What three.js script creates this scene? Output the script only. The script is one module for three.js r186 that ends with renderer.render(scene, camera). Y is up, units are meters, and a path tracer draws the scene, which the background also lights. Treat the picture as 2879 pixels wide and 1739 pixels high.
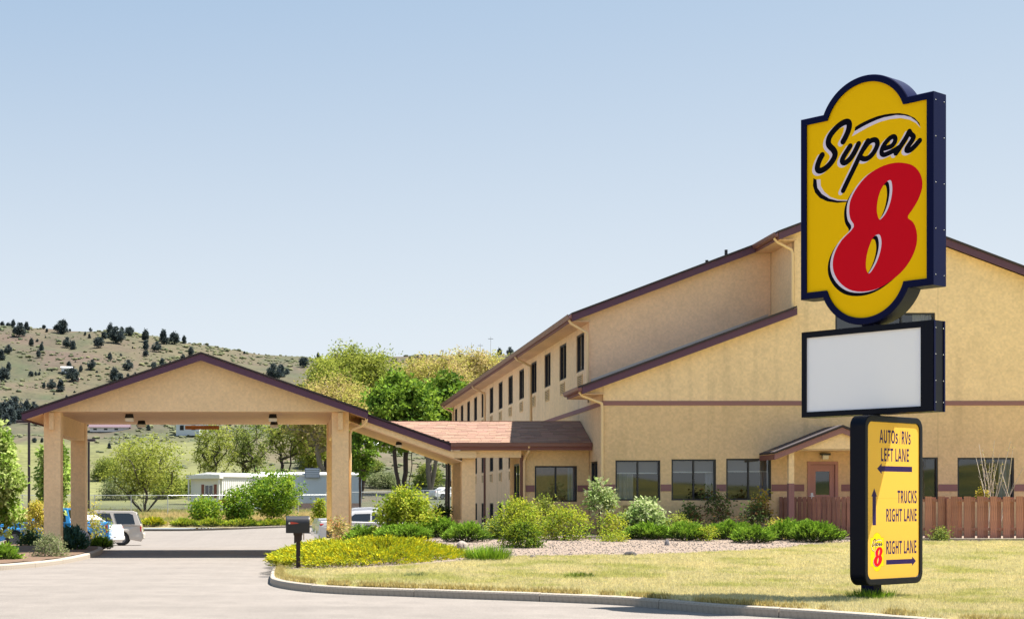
import * as THREE from 'three';
import { RoundedBoxGeometry } from 'three/addons/geometries/RoundedBoxGeometry.js';

// ---------------------------------------------------------------- camera, sky, sun, exposure
const EYE = 1.65, FOCAL = 4400, VX = 841, HY = 1415;            // lens in pixels of a 2879 x 1739 frame, shifted: level camera, vanishing point low on the left
const scene = new THREE.Scene();
const camera = new THREE.PerspectiveCamera(2 * Math.atan(HY / FOCAL) * 180 / Math.PI, 4076 / 2830, 0.3, 3000);
camera.position.set(0, EYE, 0);
camera.setViewOffset(4076, 2830, 1197, 0, 2879, 1739);
const renderer = new THREE.WebGLRenderer({ antialias: true });
renderer.toneMapping = THREE.LinearToneMapping;
renderer.toneMappingExposure = 2.9;
renderer.shadowMap.enabled = true;
const SUN = new THREE.Vector3(0.46, 1, -0.1).normalize();
const sun = new THREE.DirectionalLight(new THREE.Color(1, 0.945, 0.86), 5);
sun.position.copy(SUN).multiplyScalar(120); sun.castShadow = true; sun.shadow.radius = 1;
Object.assign(sun.shadow.camera, { left: -60, right: 60, top: 60, bottom: -60, near: 1, far: 300 });
scene.add(sun, sun.target);
{
  const W = 512, H = 256, d = new Float32Array(W * H * 4), low = [0.84, 0.9, 0.945], zen = [0.27, 0.45, 0.7];
  for (let j = 0; j < H; j++) for (let i = 0; i < W; i++) {
    const el = ((j + 0.5) / H - 0.5) * 180, az = ((i + 0.5) / W - 0.5) * 2 * Math.PI, c = Math.cos(el * Math.PI / 180);
    const cs = Math.cos(az) * c * SUN.x + Math.sin(el * Math.PI / 180) * SUN.y + Math.sin(az) * c * SUN.z;
    const f = Math.exp(-Math.pow(Math.max(el, 0) / 15.4, 1.9)), side = 0.5 + 0.5 * Math.cos(az - 0.15);       // paler on the sun's side
    const glow = 0.1 * Math.pow(Math.max(0, cs), 3) + 0.35 * Math.pow(Math.max(0, cs), 24);
    for (let k = 0; k < 3; k++) {
      let v = zen[k] + (low[k] - zen[k]) * Math.min(1, f + 0.36 * (side - 0.3) * (1 - f)) + glow * [1, 0.97, 0.9][k];
      if (el < 0) v *= 0.9;
      d[(j * W + i) * 4 + k] = v / 2.9;
    }
    d[(j * W + i) * 4 + 3] = 1;
  }
  const t = new THREE.DataTexture(d, W, H, THREE.RGBAFormat, THREE.FloatType);
  t.mapping = THREE.EquirectangularReflectionMapping; t.magFilter = THREE.LinearFilter; t.needsUpdate = true;
  scene.background = t; scene.environment = t;
}

// ---------------------------------------------------------------- helpers
const rng = (s) => () => { s = (s + 0x6d2b79f5) | 0; let t = Math.imul(s ^ (s >>> 15), 1 | s); t = (t + Math.imul(t ^ (t >>> 7), 61 | t)) ^ t; return ((t ^ (t >>> 14)) >>> 0) / 4294967296; };
const clamp = (x, a, b) => Math.min(b, Math.max(a, x)), lerp = (a, b, t) => a + (b - a) * t;
const smooth = (a, b, x) => { x = clamp((x - a) / (b - a), 0, 1); return x * x * (3 - 2 * x); };
const table = (t, x) => { if (x <= t[0][0]) return t[0][1]; for (let i = 1; i < t.length; i++) if (x <= t[i][0]) { const f = (x - t[i - 1][0]) / (t[i][0] - t[i - 1][0]); return lerp(t[i - 1][1], t[i][1], f); } return t[t.length - 1][1]; };
const hash = (x, y, s) => { let h = Math.imul(x, 374761393) + Math.imul(y, 668265263) + Math.imul(s, 1442695041); h = Math.imul(h ^ (h >>> 13), 1274126177); return ((h ^ (h >>> 16)) >>> 0) / 4294967296; };
function vnoise(x, y, per, s) {                                       // value noise that repeats every per cells (0: never)
  let xi = Math.floor(x), yi = Math.floor(y); const fx = x - xi, fy = y - yi, u = fx * fx * (3 - 2 * fx), v = fy * fy * (3 - 2 * fy);
  const w = (a) => per ? ((a % per) + per) % per : a;
  return lerp(lerp(hash(w(xi), w(yi), s), hash(w(xi + 1), w(yi), s), u), lerp(hash(w(xi), w(yi + 1), s), hash(w(xi + 1), w(yi + 1), s), u), v);
}
const fbm = (x, y, per, s, n = 4) => { let a = 0, k = 0.5, t = 0; for (let i = 0; i < n; i++) { a += k * vnoise(x, y, per, s + i); t += k; x *= 2; y *= 2; per *= 2; k *= 0.55; } return a / t; };
function tex(size, metres, fn, srgb = true) {
  const d = new Uint8Array(size * size * 4);
  for (let j = 0; j < size; j++) for (let i = 0; i < size; i++) { const c = fn(i / size, j / size), o = (j * size + i) * 4; for (let k = 0; k < 3; k++) d[o + k] = clamp(Array.isArray(c) ? c[k] : c, 0, 255); d[o + 3] = 255; }
  const t = new THREE.DataTexture(d, size, size); t.wrapS = t.wrapT = THREE.RepeatWrapping; t.magFilter = THREE.LinearFilter;
  if (srgb) t.colorSpace = THREE.SRGBColorSpace;
  t.repeat.set(1 / metres, 1 / metres); t.needsUpdate = true; return t;
}
const names = {};
const numbered = (n) => { const k = names[n] = (names[n] ?? -1) + 1; return k ? `${n}_${String(k).padStart(3, '0')}` : n; };
function tag(o, label, category, group, kind) {
  if (label) o.userData.label = label;
  if (category) o.userData.category = category;
  if (group) o.userData.group = group;
  if (kind) o.userData.kind = kind;
  return o;
}
const add = (o) => { scene.add(o); return o; };
function thing(name, label, category, x = 0, y = 0, z = 0, turn = 0, group) { const o = new THREE.Group(); o.name = numbered(name); o.position.set(x, y, z); o.rotation.y = turn; return add(tag(o, label, category, group)); }
function copyOf(o, label, x, y, z, turn = 0, scale = 1, group) {
  const c = o.clone(); c.name = numbered(o.name.replace(/_\d\d\d$/, '')); c.position.set(x, y, z); c.rotation.y = turn;
  Array.isArray(scale) ? c.scale.set(...scale) : c.scale.setScalar(scale); c.userData = { ...o.userData, label };
  if (group) c.userData.group = group;
  return add(c);
}
const shade = (m) => { m.castShadow = m.receiveShadow = true; return m; };
function boxGeo(w, h, d) {
  const g = new THREE.BoxGeometry(w, h, d), uv = g.attributes.uv, s = [[d, h], [d, h], [w, d], [w, d], [w, h], [w, h]];
  for (let i = 0; i < 24; i++) uv.setXY(i, uv.getX(i) * s[i >> 2][0], uv.getY(i) * s[i >> 2][1]);
  return g;
}
class Geo {                                                           // collects shapes, builds ONE named mesh
  constructor() { this.l = []; }
  add(g, x = 0, y = 0, z = 0, rx = 0, ry = 0, rz = 0) {
    g = g.index ? g.toNonIndexed() : g.clone();
    if (x || y || z || rx || ry || rz) g.applyMatrix4(new THREE.Matrix4().compose(new THREE.Vector3(x, y, z), new THREE.Quaternion().setFromEuler(new THREE.Euler(rx, ry, rz)), new THREE.Vector3(1, 1, 1)));
    this.l.push(g); return this;
  }
  box(x0, x1, y0, y1, z0, z1) { return this.add(boxGeo(x1 - x0, y1 - y0, Math.abs(z1 - z0)), (x0 + x1) / 2, (y0 + y1) / 2, (z0 + z1) / 2); }
  bar(a, b, r0, r1 = r0, n = 6) {
    const v = new THREE.Vector3().subVectors(b, a), g = new THREE.CylinderGeometry(r1, r0, v.length(), n, 1, n < 5);
    g.applyQuaternion(new THREE.Quaternion().setFromUnitVectors(new THREE.Vector3(0, 1, 0), v.clone().normalize()));
    return this.add(g, (a.x + b.x) / 2, (a.y + b.y) / 2, (a.z + b.z) / 2);
  }
  quad(a, b, c, d) {
    const e = (p, q) => Math.hypot(p[0] - q[0], p[1] - q[1], p[2] - q[2]), w = e(a, b), h = e(b, c), g = new THREE.BufferGeometry();
    g.setAttribute('position', new THREE.Float32BufferAttribute([a, b, c, a, c, d].flat(), 3));
    g.setAttribute('uv', new THREE.Float32BufferAttribute([0, 0, w, 0, w, h, 0, 0, w, h, 0, h], 2)); g.computeVertexNormals();
    this.l.push(g); return this;
  }
  geometry() {
    let n = 0; for (const g of this.l) n += g.attributes.position.count;
    const P = new Float32Array(n * 3), N = new Float32Array(n * 3), U = new Float32Array(n * 2), C = this.l.some((g) => g.attributes.color) ? new Float32Array(n * 3).fill(1) : null; let o = 0;
    for (const g of this.l) {
      if (!g.attributes.normal) g.computeVertexNormals();
      P.set(g.attributes.position.array, o * 3); N.set(g.attributes.normal.array, o * 3);
      if (g.attributes.uv) U.set(g.attributes.uv.array, o * 2);
      if (C && g.attributes.color) C.set(g.attributes.color.array, o * 3);
      o += g.attributes.position.count;
    }
    const r = new THREE.BufferGeometry();
    r.setAttribute('position', new THREE.BufferAttribute(P, 3)); r.setAttribute('normal', new THREE.BufferAttribute(N, 3)); r.setAttribute('uv', new THREE.BufferAttribute(U, 2));
    if (C) r.setAttribute('color', new THREE.BufferAttribute(C, 3));
    return r;
  }
  build(name, mat, parent = scene) { const m = shade(new THREE.Mesh(this.geometry(), mat)); m.name = parent === scene ? numbered(name) : name; parent.add(m); return m; }
}
const G = () => new Geo();
const prism = (pts, depth, holes = []) => {                            // an outline in x, y made solid from z = -depth to z = 0
  const s = new THREE.Shape(pts.map((p) => new THREE.Vector2(p[0], p[1])));
  for (const h of holes) s.holes.push(new THREE.Path(h.map((p) => new THREE.Vector2(p[0], p[1]))));
  const g = new THREE.ExtrudeGeometry(s, { depth, bevelEnabled: false }); g.translate(0, 0, -depth); return g;
};
const rect = (x0, x1, y0, y1) => [[x0, y0], [x1, y0], [x1, y1], [x0, y1]];
const part = (name, geo, mat, parent) => { const m = shade(new THREE.Mesh(geo, mat)); m.name = name; parent.add(m); return m; };
const V = (x, y, z) => new THREE.Vector3(x, y, z);
const mat = (c, rough = 0.85, extra = {}) => new THREE.MeshStandardMaterial({ color: new THREE.Color().setRGB(...c), roughness: rough, side: THREE.DoubleSide, ...extra });

// ---------------------------------------------------------------- materials
const grain = (s, a) => (u, v) => 128 + a * (fbm(u * s, v * s, s, 3, 4) - 0.5) * 2;
const stuccoBump = tex(512, 1.6, (u, v) => { const a = fbm(u * 40, v * 40, 40, 11, 3), b = fbm(u * 110, v * 110, 110, 5, 2); return 255 * clamp(0.55 * smooth(0.35, 0.65, a) + 0.45 * b, 0, 1); }, false);
const stuccoMap = tex(512, 5.3, (u, v) => { const a = fbm(u * 9, v * 9, 9, 21, 5), b = fbm(u * 90, v * 90, 90, 7, 3), k = 0.95 + 0.06 * a + 0.11 * (b - 0.5); return [247 * k, 243 * k, 236 * k]; });
const stucco = (c) => mat(c, 0.95, { map: stuccoMap, bumpMap: stuccoBump, bumpScale: 0.0045 });
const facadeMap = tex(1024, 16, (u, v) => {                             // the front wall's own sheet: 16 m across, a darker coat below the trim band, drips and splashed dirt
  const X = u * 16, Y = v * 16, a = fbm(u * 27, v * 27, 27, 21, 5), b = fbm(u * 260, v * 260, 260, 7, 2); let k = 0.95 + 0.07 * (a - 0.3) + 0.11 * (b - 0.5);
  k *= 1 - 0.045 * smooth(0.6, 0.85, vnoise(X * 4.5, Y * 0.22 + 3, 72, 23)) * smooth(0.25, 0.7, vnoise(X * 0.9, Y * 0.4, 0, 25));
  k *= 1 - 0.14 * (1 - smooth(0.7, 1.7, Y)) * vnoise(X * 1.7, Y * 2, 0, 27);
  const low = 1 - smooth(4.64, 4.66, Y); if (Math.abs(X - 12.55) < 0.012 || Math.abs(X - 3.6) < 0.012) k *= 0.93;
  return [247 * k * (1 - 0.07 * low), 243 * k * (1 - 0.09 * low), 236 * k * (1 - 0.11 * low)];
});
const M = {
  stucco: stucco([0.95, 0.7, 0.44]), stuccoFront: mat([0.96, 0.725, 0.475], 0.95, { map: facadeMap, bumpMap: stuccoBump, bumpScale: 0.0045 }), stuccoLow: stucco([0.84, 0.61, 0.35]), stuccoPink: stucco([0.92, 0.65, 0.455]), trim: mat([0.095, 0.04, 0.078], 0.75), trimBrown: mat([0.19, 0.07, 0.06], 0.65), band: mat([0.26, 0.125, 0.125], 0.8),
  gutter: mat([0.2, 0.085, 0.07], 0.45), spout: mat([0.78, 0.55, 0.3], 0.5), spoutBrown: mat([0.16, 0.065, 0.045], 0.5), roofDark: mat([0.045, 0.035, 0.04], 0.95), flash: mat([0.5, 0.45, 0.42], 0.5, { metalness: 0.6 }),
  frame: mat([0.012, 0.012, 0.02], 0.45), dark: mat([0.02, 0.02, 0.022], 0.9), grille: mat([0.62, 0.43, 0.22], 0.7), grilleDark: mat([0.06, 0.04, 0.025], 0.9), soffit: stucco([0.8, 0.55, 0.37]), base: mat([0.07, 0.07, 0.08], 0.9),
  door: mat([0.42, 0.2, 0.17], 0.6), metal: mat([0.55, 0.56, 0.58], 0.35, { metalness: 0.9 }), lens: mat([0.75, 0.72, 0.64], 0.35), black: mat([0.015, 0.015, 0.016], 0.5), chrome: mat([0.7, 0.7, 0.72], 0.15, { metalness: 1 }),
  white: mat([0.78, 0.78, 0.76], 0.6), concrete: null, rubber: mat([0.02, 0.02, 0.022], 0.85),
};
const glass = new THREE.MeshPhysicalMaterial({ color: new THREE.Color(0.62, 0.65, 0.68), roughness: 0.02, transmission: 1, thickness: 0, ior: 1.9, side: THREE.DoubleSide });
const carGlass = new THREE.MeshPhysicalMaterial({ color: new THREE.Color(0.012, 0.014, 0.018), roughness: 0.06, clearcoat: 1, side: THREE.DoubleSide });
const concreteMap = tex(256, 1.1, (u, v) => { const k = 0.8 + 0.35 * fbm(u * 24, v * 24, 24, 31, 4); return [214 * k, 206 * k, 194 * k]; });
M.concrete = mat([0.5, 0.47, 0.44], 0.9, { map: concreteMap });
const asphaltMap = tex(1024, 3.1, (u, v) => { const a = fbm(u * 5, v * 5, 5, 41, 4), b = fbm(u * 260, v * 260, 260, 43, 2), k = 0.9 + 0.14 * a + 0.28 * (b - 0.5); return [232 * k, 226 * k, 219 * k]; });
const asphaltBump = tex(512, 0.7, (u, v) => 255 * fbm(u * 120, v * 120, 120, 47, 2), false);
M.asphalt = mat([0.228, 0.213, 0.205], 0.92, { vertexColors: true, map: asphaltMap, bumpMap: asphaltBump, bumpScale: 0.004 });
const lawnMap = tex(1024, 7.7, (u, v) => { const d = smooth(0.4, 0.66, fbm(u * 7, v * 7, 7, 51, 5)), b = 0.7 + 0.6 * fbm(u * 220, v * 220, 220, 53, 3); return [lerp(205, 240, d) * b, lerp(205, 226, d) * b, lerp(122, 158, d) * b]; });
M.lawn = mat([0.54, 0.52, 0.5], 1, { map: lawnMap });
const gravelMap = tex(1024, 2.3, (u, v) => { const b = fbm(u * 150, v * 150, 150, 61, 2), a = fbm(u * 8, v * 8, 8, 63, 3), k = 0.68 + 0.45 * b + 0.2 * a; return [200 * k, 180 * k, 163 * k]; });
M.gravel = mat([0.36, 0.345, 0.335], 1, { map: gravelMap, bumpMap: gravelMap, bumpScale: 0.01 });
M.soil = mat([0.2, 0.15, 0.11], 1, { map: gravelMap });

// ---------------------------------------------------------------- the lie of the land (x across, Z metres in front of the camera)
function roadY(x, Z) { return -0.03 * smooth(40, 54, Z) - 0.5 * smooth(55, 84, Z) * lerp(1, 0.45, smooth(-9, 1, x)) + 0.2 * smooth(86, 112, Z); }
function lawnY(x, Z) { return 0.13 + Math.min(0.72, Math.max(0, Z - 27) * 0.026) * smooth(-1.2, 4, x) + roadY(x, Z) * (1 - smooth(-1, 3, x)); }
const RIDGE = [[-900, 470], [-300, 515], [0, 503], [76, 494], [151, 489], [200, 483], [272, 485], [363, 474], [438, 465], [514, 449], [605, 435], [720, 415], [810, 408], [901, 403], [1000, 405], [1140, 411], [1203, 414], [1373, 420], [1450, 427], [1600, 422], [2000, 385], [2879, 330], [4500, 260]];
const SLOPE = [[104, -72], [113, -68], [119, -55], [127, -38], [150, -22], [180, 8], [230, 64], [300, 135], [380, 190], [450, 214]];
function hillY(x, Z) {
  const xs = VX + x / Z * FOCAL, r = table(RIDGE, xs); let e;
  if (Z <= 450) e = table(SLOPE, Z);
  else e = Z < 800 ? 214 + (r - 214) * (0.55 * smooth(450, 800, Z) + 0.45 * (Z - 450) / 350) : r - (Z - 800) * 0.5;
  const q = smooth(125, 200, Z);
  return EYE + e / FOCAL * Z + q * ((fbm(x / 60 + 50, Z / 60 + 9, 0, 71, 4) - 0.5) * 7 + (fbm(x / 11 + 50, Z / 11, 0, 73, 2) - 0.5) * 0.9) * smooth(120, 300, Z);
}
const groundY = (x, Z) => Z > 113 ? hillY(x, Z) : x > -0.6 && Z > 20 && Z < 62 ? lawnY(x, Z) : roadY(x, Z);
const at = (xs, ys, Z) => V((xs - VX) / FOCAL * Z, EYE - (ys - HY) / FOCAL * Z, -Z);
function onLand(xs, ys, fn = hillY, from = 113, to = 900) {            // where the line of sight through a pixel meets the land
  for (let Z = from; Z < to; Z *= 1.002) { const x = (xs - VX) / FOCAL * Z; if (EYE - (ys - HY) / FOCAL * Z <= fn(x, Z)) return [x, fn(x, Z), -Z]; }
  const x = (xs - VX) / FOCAL * to; return [x, fn(x, to), -to];
}

// ---------------------------------------------------------------- ground, asphalt, kerbs, lawn, gravel, hillside
function inPoly(p, x, z) { let r = false; for (let i = 0, j = p.length - 1; i < p.length; j = i++) if ((p[i][1] > z) !== (p[j][1] > z) && x < (p[j][0] - p[i][0]) * (z - p[i][1]) / (p[j][1] - p[i][1]) + p[i][0]) r = !r; return r; }
function nearest(p, x, z) {
  let b = null, bd = 1e9;
  for (let i = 0, j = p.length - 1; i < p.length; j = i++) {
    const dx = p[i][0] - p[j][0], dz = p[i][1] - p[j][1], t = clamp(((x - p[j][0]) * dx + (z - p[j][1]) * dz) / (dx * dx + dz * dz || 1), 0, 1), qx = p[j][0] + t * dx, qz = p[j][1] + t * dz, d = (qx - x) ** 2 + (qz - z) ** 2;
    if (d < bd) { bd = d; b = [qx, qz]; }
  }
  return b;
}
function patch(name, poly, yf, step, m, label, kind = 'structure', tone) {   // a sheet over an outline in x, Z
  const xs = poly.map((p) => p[0]), zs = poly.map((p) => p[1]), x0 = Math.min(...xs), z0 = Math.min(...zs), nx = Math.ceil((Math.max(...xs) - x0) / step), nz = Math.ceil((Math.max(...zs) - z0) / step), P = [], U = [], I = [], inn = [];
  for (let j = 0; j <= nz; j++) for (let i = 0; i <= nx; i++) {
    let x = x0 + i * step, z = z0 + j * step; const ok = inPoly(poly, x, z); inn.push(ok);
    if (!ok) [x, z] = nearest(poly, x, z);
    P.push(x, yf(x, z), -z); U.push(x, z);
  }
  for (let j = 0; j < nz; j++) for (let i = 0; i < nx; i++) {
    const a = j * (nx + 1) + i, b = a + 1, c = a + nx + 1, d = c + 1;
    if (inn[a] || inn[b] || inn[c] || inn[d]) I.push(a, b, d, a, d, c);
  }
  const g = new THREE.BufferGeometry(); g.setAttribute('position', new THREE.Float32BufferAttribute(P, 3)); g.setAttribute('uv', new THREE.Float32BufferAttribute(U, 2)); if (tone) { const C = []; for (let i = 0; i < P.length; i += 3) C.push(...tone(P[i], -P[i + 2])); g.setAttribute('color', new THREE.Float32BufferAttribute(C, 3)); }
  g.setIndex(I); g.computeVertexNormals();
  const o = part(numbered(name), g, m, scene); return tag(o, label, null, null, kind);
}
const curve = (pts, step) => { const c = new THREE.CatmullRomCurve3(pts.map((p) => V(p[0], 0, p[1])), false, 'centripetal'), n = Math.ceil(c.getLength() / step); return c.getSpacedPoints(n).map((p) => [p.x, p.z]); };
patch('ground', rect(-420, 420, -320, 122), (x, Z) => roadY(x, Z) - 0.25, 14, mat([0.3, 0.26, 0.17], 1, { map: lawnMap }));
patch('asphalt', rect(-70, 60, -60, 113.4), (x, Z) => roadY(x, Z), 0.75, M.asphalt, null, 'structure', (x, Z) => { const k = 0.9 + 0.2 * fbm(x / 2.6 + 60, Z / 7 + 60, 0, 57, 4) - 0.07 * smooth(0.62, 0.72, fbm(x / 1.3 + 90, Z / 1.9 + 60, 0, 59, 3)); return [k, k, k * 0.995]; });
const MAINKERB = curve([[17, -14], [14, 6], [11.4, 13.5], [9.4, 18.2], [8.2, 20.7], [7.2, 22.3], [6.3, 23.4], [5.25, 25.35], [4.4, 26.1], [3.68, 26.6], [2.6, 27.25], [1.66, 27.9], [0.88, 28.4], [0.19, 29.2], [-0.28, 30.3], [-0.55, 31.6], [-0.62, 33.5], [-0.6, 40], [-0.6, 47], [-0.5, 53], [0, 57], [1, 58.6], [3, 59.2], [6, 59.3], [9.2, 59.3]], 0.12);
const LEFTKERB = curve([[-26, 33], [-16, 35], [-10, 36.9], [-7.6, 38.4], [-6.9, 40.2], [-6.5, 42.5], [-6.4, 45], [-6.45, 49], [-6.65, 52.5], [-7, 55.5], [-7.6, 57.6], [-9, 59.2], [-12, 60], [-26, 60]], 0.12);
const FARKERB = curve([[-60, 114], [-30, 113.4], [-10, 113.1], [0, 112.8], [6, 112.6], [9.3, 112.5]], 0.3);
const inward = (c, k, side) => { const a = c[Math.max(0, k - 1)], b = c[Math.min(c.length - 1, k + 1)], l = Math.hypot(b[0] - a[0], b[1] - a[1]) || 1; return [side * (b[1] - a[1]) / l, -side * (b[0] - a[0]) / l]; };
function kerb(name, line, side, stone, h = 0.145, w = 0.17) {
  const o = tag(new THREE.Group(), null, null, null, 'structure'); o.name = numbered(name); scene.add(o);
  const prof = [[0, -0.12], [0, h - 0.04], [0.012, h - 0.014], [0.04, h], [w, h], [w, -0.12]], r = rng(line.length);
  const step = Math.hypot(line[1][0] - line[0][0], line[1][1] - line[0][1]), per = Math.max(2, Math.round(stone / step));
  for (let s = 0; s + 1 < line.length; s += per) {
    const e = Math.min(line.length - 1, s + per), rows = [], P = [], U = [], I = [], dy = (r() - 0.5) * 0.008;
    for (let k = s; k <= e; k++) {
      const n = inward(line, k, side), cut = k === s ? 0.007 : k === e ? -0.007 : 0, t = [n[1], -n[0]], sg = side;
      rows.push(prof.map(([a, y]) => [line[k][0] + n[0] * a - sg * t[0] * cut, roadY(line[k][0], line[k][1]) + y + dy, -(line[k][1] + n[1] * a - sg * t[1] * cut)]));
    }
    const q = G();
    for (let k = 0; k + 1 < rows.length; k++) for (let i = 0; i + 1 < prof.length; i++) q.quad(rows[k][i], rows[k + 1][i], rows[k + 1][i + 1], rows[k][i + 1]);
    for (const c of [rows[0], rows[rows.length - 1]]) for (let i = 1; i + 1 < prof.length; i++) q.quad(c[0], c[i], c[i + 1], c[i + 1]);
    part('kerb_stone', q.geometry(), M.concrete, o);
  }
}
kerb('kerb', MAINKERB, 1, 2.4); kerb('kerb', LEFTKERB, -1, 2.4); kerb('kerb', FARKERB, -1, 6);
const edge = (c, side, d = 0.165) => c.map((p, k) => { const n = inward(c, k, side); return [p[0] + n[0] * d, p[1] + n[1] * d]; });
const LAWN = [...edge(MAINKERB, 1), [60, 59.3], [60, -14]];
patch('lawn', LAWN, (x, Z) => lawnY(x, Z) + 0.012 * (fbm(x * 1.3 + 40, Z * 1.3, 0, 81, 3) - 0.5) * smooth(0.2, 1, Math.hypot(nearest(MAINKERB, x, Z)[0] - x, nearest(MAINKERB, x, Z)[1] - Z)) * 3, 0.4, M.lawn);
const GRAVEL = curve([[-0.2, 34.6], [1.5, 33.9], [3.2, 34.6], [4.6, 36.3], [6.2, 36.9], [8, 37.2], [10, 38.3], [12.4, 40.2], [14, 42.1], [15.6, 43.3], [18, 43.7], [25, 43.9]], 0.3).map(([x, z]) => [x + 0.25 * (fbm(x * 3 + 9, z * 3, 0, 83, 2) - 0.5), z + 0.5 * (fbm(x * 2 + 30, z * 2, 0, 85, 3) - 0.5)]).concat([[25, 48.05], [9.4, 48.05], [9.2, 50.2], [5.9, 50.2], [2.5, 55], [-0.2, 52]]);
patch('gravel', GRAVEL, (x, Z) => lawnY(x, Z) + 0.035, 0.3, M.gravel);
patch('planting_bed', [...edge(LEFTKERB, -1)], (x, Z) => roadY(x, Z) + 0.135 + 0.05 * fbm(x, Z, 0, 87, 3), 0.5, M.soil);
{ // raised walk under the breezeway and the concrete border in front of the shrubs
  const w = G().box(4.9, 9.3, -0.2, 0.79, -50.3, -55); tag(w.build('path', M.concrete), null, null, null, 'structure');
  const b = G(); const run = [[7.6, 45.1], [9.5, 45.2], [12, 45.3], [14.2, 45.2], [16.5, 44.1], [19, 43.75], [24, 43.75]];
  for (let i = 0; i + 1 < run.length; i++) { const [x0, z0] = run[i], [x1, z1] = run[i + 1], y0 = lawnY(x0, z0), y1 = lawnY(x1, z1), q = (x, y, z) => [x, y, -z]; b.quad(q(x0, y0, z0), q(x1, y1, z1), q(x1, y1 + 0.11, z1), q(x0, y0 + 0.11, z0)); b.quad(q(x0, y0 + 0.11, z0), q(x1, y1 + 0.11, z1), q(x1, y1 + 0.11, z1 + 0.3), q(x0, y0 + 0.11, z0 + 0.3)); }
  tag(b.build('kerb', M.concrete), null, null, null, 'structure');
}
{ // hillside: one sheet from the far kerb to beyond the ridge
  const T = [], Zs = []; for (let t = -0.75; t <= 1.0; t += 0.0052) T.push(t);
  for (let z = 112.9; z < 1500; z *= z < 130 ? 1.004 : 1.0125) Zs.push(z);
  const P = [], U = [], C = [], I = [];
  for (const Z of Zs) for (const t of T) {
    const x = t * Z, y = hillY(x, Z), xs = VX + t * FOCAL, up = (y - EYE) / Z * FOCAL;
    P.push(x, y, -Z); U.push(x, Z);
    const n1 = fbm(x / 38 + 80, Z / 60 + 5, 0, 91, 4), n2 = fbm(x / 9 + 20, Z / 16, 0, 93, 3);
    let c = [0.142, 0.117, 0.063];                                                     // dry grass
    const green = clamp(smooth(0.42, 0.62, n1) * 0.7 + smooth(0.48, 0.66, n2) * 0.5, 0, 1), soil = smooth(0.52, 0.72, fbm(x / 50 + 11, Z / 45 + 70, 0, 95, 4)) * smooth(300, 440, up) * 0.9 + 0.4 * smooth(0.55, 0.7, fbm(x / 14, Z / 25 + 30, 0, 97, 3));
    c = c.map((v, k) => lerp(v, [0.068, 0.082, 0.035][k], green * 0.95));
    c = c.map((v, k) => lerp(v, [0.14, 0.088, 0.07][k], clamp(soil, 0, 0.8)));
    const meadow = smooth(150, 200, Z) * (1 - smooth(330, 400, Z)) * smooth(900, 600, xs); c = c.map((v, k) => lerp(v, [0.185, 0.19, 0.062][k], meadow * (0.3 + 0.7 * smooth(0.35, 0.6, n1))));
    const bank = 1 - smooth(126, 150, Z); c = c.map((v, k) => lerp(v, [0.26, 0.22, 0.12][k], bank * 0.85));
    const f = (0.58 + 0.3 * n2) * lerp(1, 0.82, smooth(170, 420, Z)) * lerp(1.5, 1, smooth(126, 160, Z)); C.push(c[0] * f, c[1] * f, c[2] * f);
  }
  const w = T.length; for (let j = 0; j + 1 < Zs.length; j++) for (let i = 0; i + 1 < w; i++) { const a = j * w + i; I.push(a, a + 1, a + w + 1, a, a + w + 1, a + w); }
  const g = new THREE.BufferGeometry(); g.setAttribute('position', new THREE.Float32BufferAttribute(P, 3)); g.setAttribute('uv', new THREE.Float32BufferAttribute(U, 2)); g.setAttribute('color', new THREE.Float32BufferAttribute(C, 3)); g.setIndex(I); g.computeVertexNormals();
  const hm = tex(1024, 37, (u, v) => { const k = 0.62 + 0.5 * fbm(u * 40, v * 40, 40, 101, 5) + 0.25 * fbm(u * 7, v * 7, 7, 103, 3); return [250 * k, 250 * k, 245 * k]; });
  tag(part('hillside', g, mat([1, 1, 1], 1, { vertexColors: true, map: hm }), scene), null, null, null, 'structure');
}

{ // the meadow slope across the road behind the camera, which the window panes mirror
  const P = [], U = [], C = [], I = [], nx = 90, nz = 26;
  for (let j = 0; j <= nz; j++) for (let i = 0; i <= nx; i++) {
    const x = -320 + 640 * i / nx, d = 62 + 240 * j / nz, y = -0.3 + Math.pow((d - 62) / 240, 1.25) * (3 + 11 * fbm(x / 22 + 9, 3, 0, 201, 4)), n = fbm(x / 14 + 40, d / 22, 0, 203, 4), t = smooth(0.4, 0.62, n);
    P.push(x, y, d); U.push(x, d); C.push(lerp(0.2, 0.06, t), lerp(0.19, 0.085, t), lerp(0.075, 0.03, t));
  }
  for (let j = 0; j < nz; j++) for (let i = 0; i < nx; i++) { const a = j * (nx + 1) + i; I.push(a, a + nx + 2, a + 1, a, a + nx + 1, a + nx + 2); }
  const g = new THREE.BufferGeometry(); g.setAttribute('position', new THREE.Float32BufferAttribute(P, 3)); g.setAttribute('uv', new THREE.Float32BufferAttribute(U, 2)); g.setAttribute('color', new THREE.Float32BufferAttribute(C, 3)); g.setIndex(I); g.computeVertexNormals();
  tag(part(numbered('hillside'), g, mat([1, 1, 1], 1, { vertexColors: true, map: lawnMap }), scene), null, null, null, 'structure');
}

// ---------------------------------------------------------------- the motel: long wing on the left, wide gable front facing the camera
const WX = 9.34, FZ = 48, UZ = 50.36, RX = 16.94, RY = 10.81, roofY = (x) => RY - 0.376 * Math.abs(x - RX), leanY = (x) => 5.24 + 0.368 * (x - 8.64);
const motel = thing('motel_building', 'large three storey tan stucco building with stepped gable front and long wing', 'building', WX, 0, -FZ);
const local = new THREE.Group(); motel.updateMatrixWorld(); local.position.set(-WX, 0, FZ);
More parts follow.
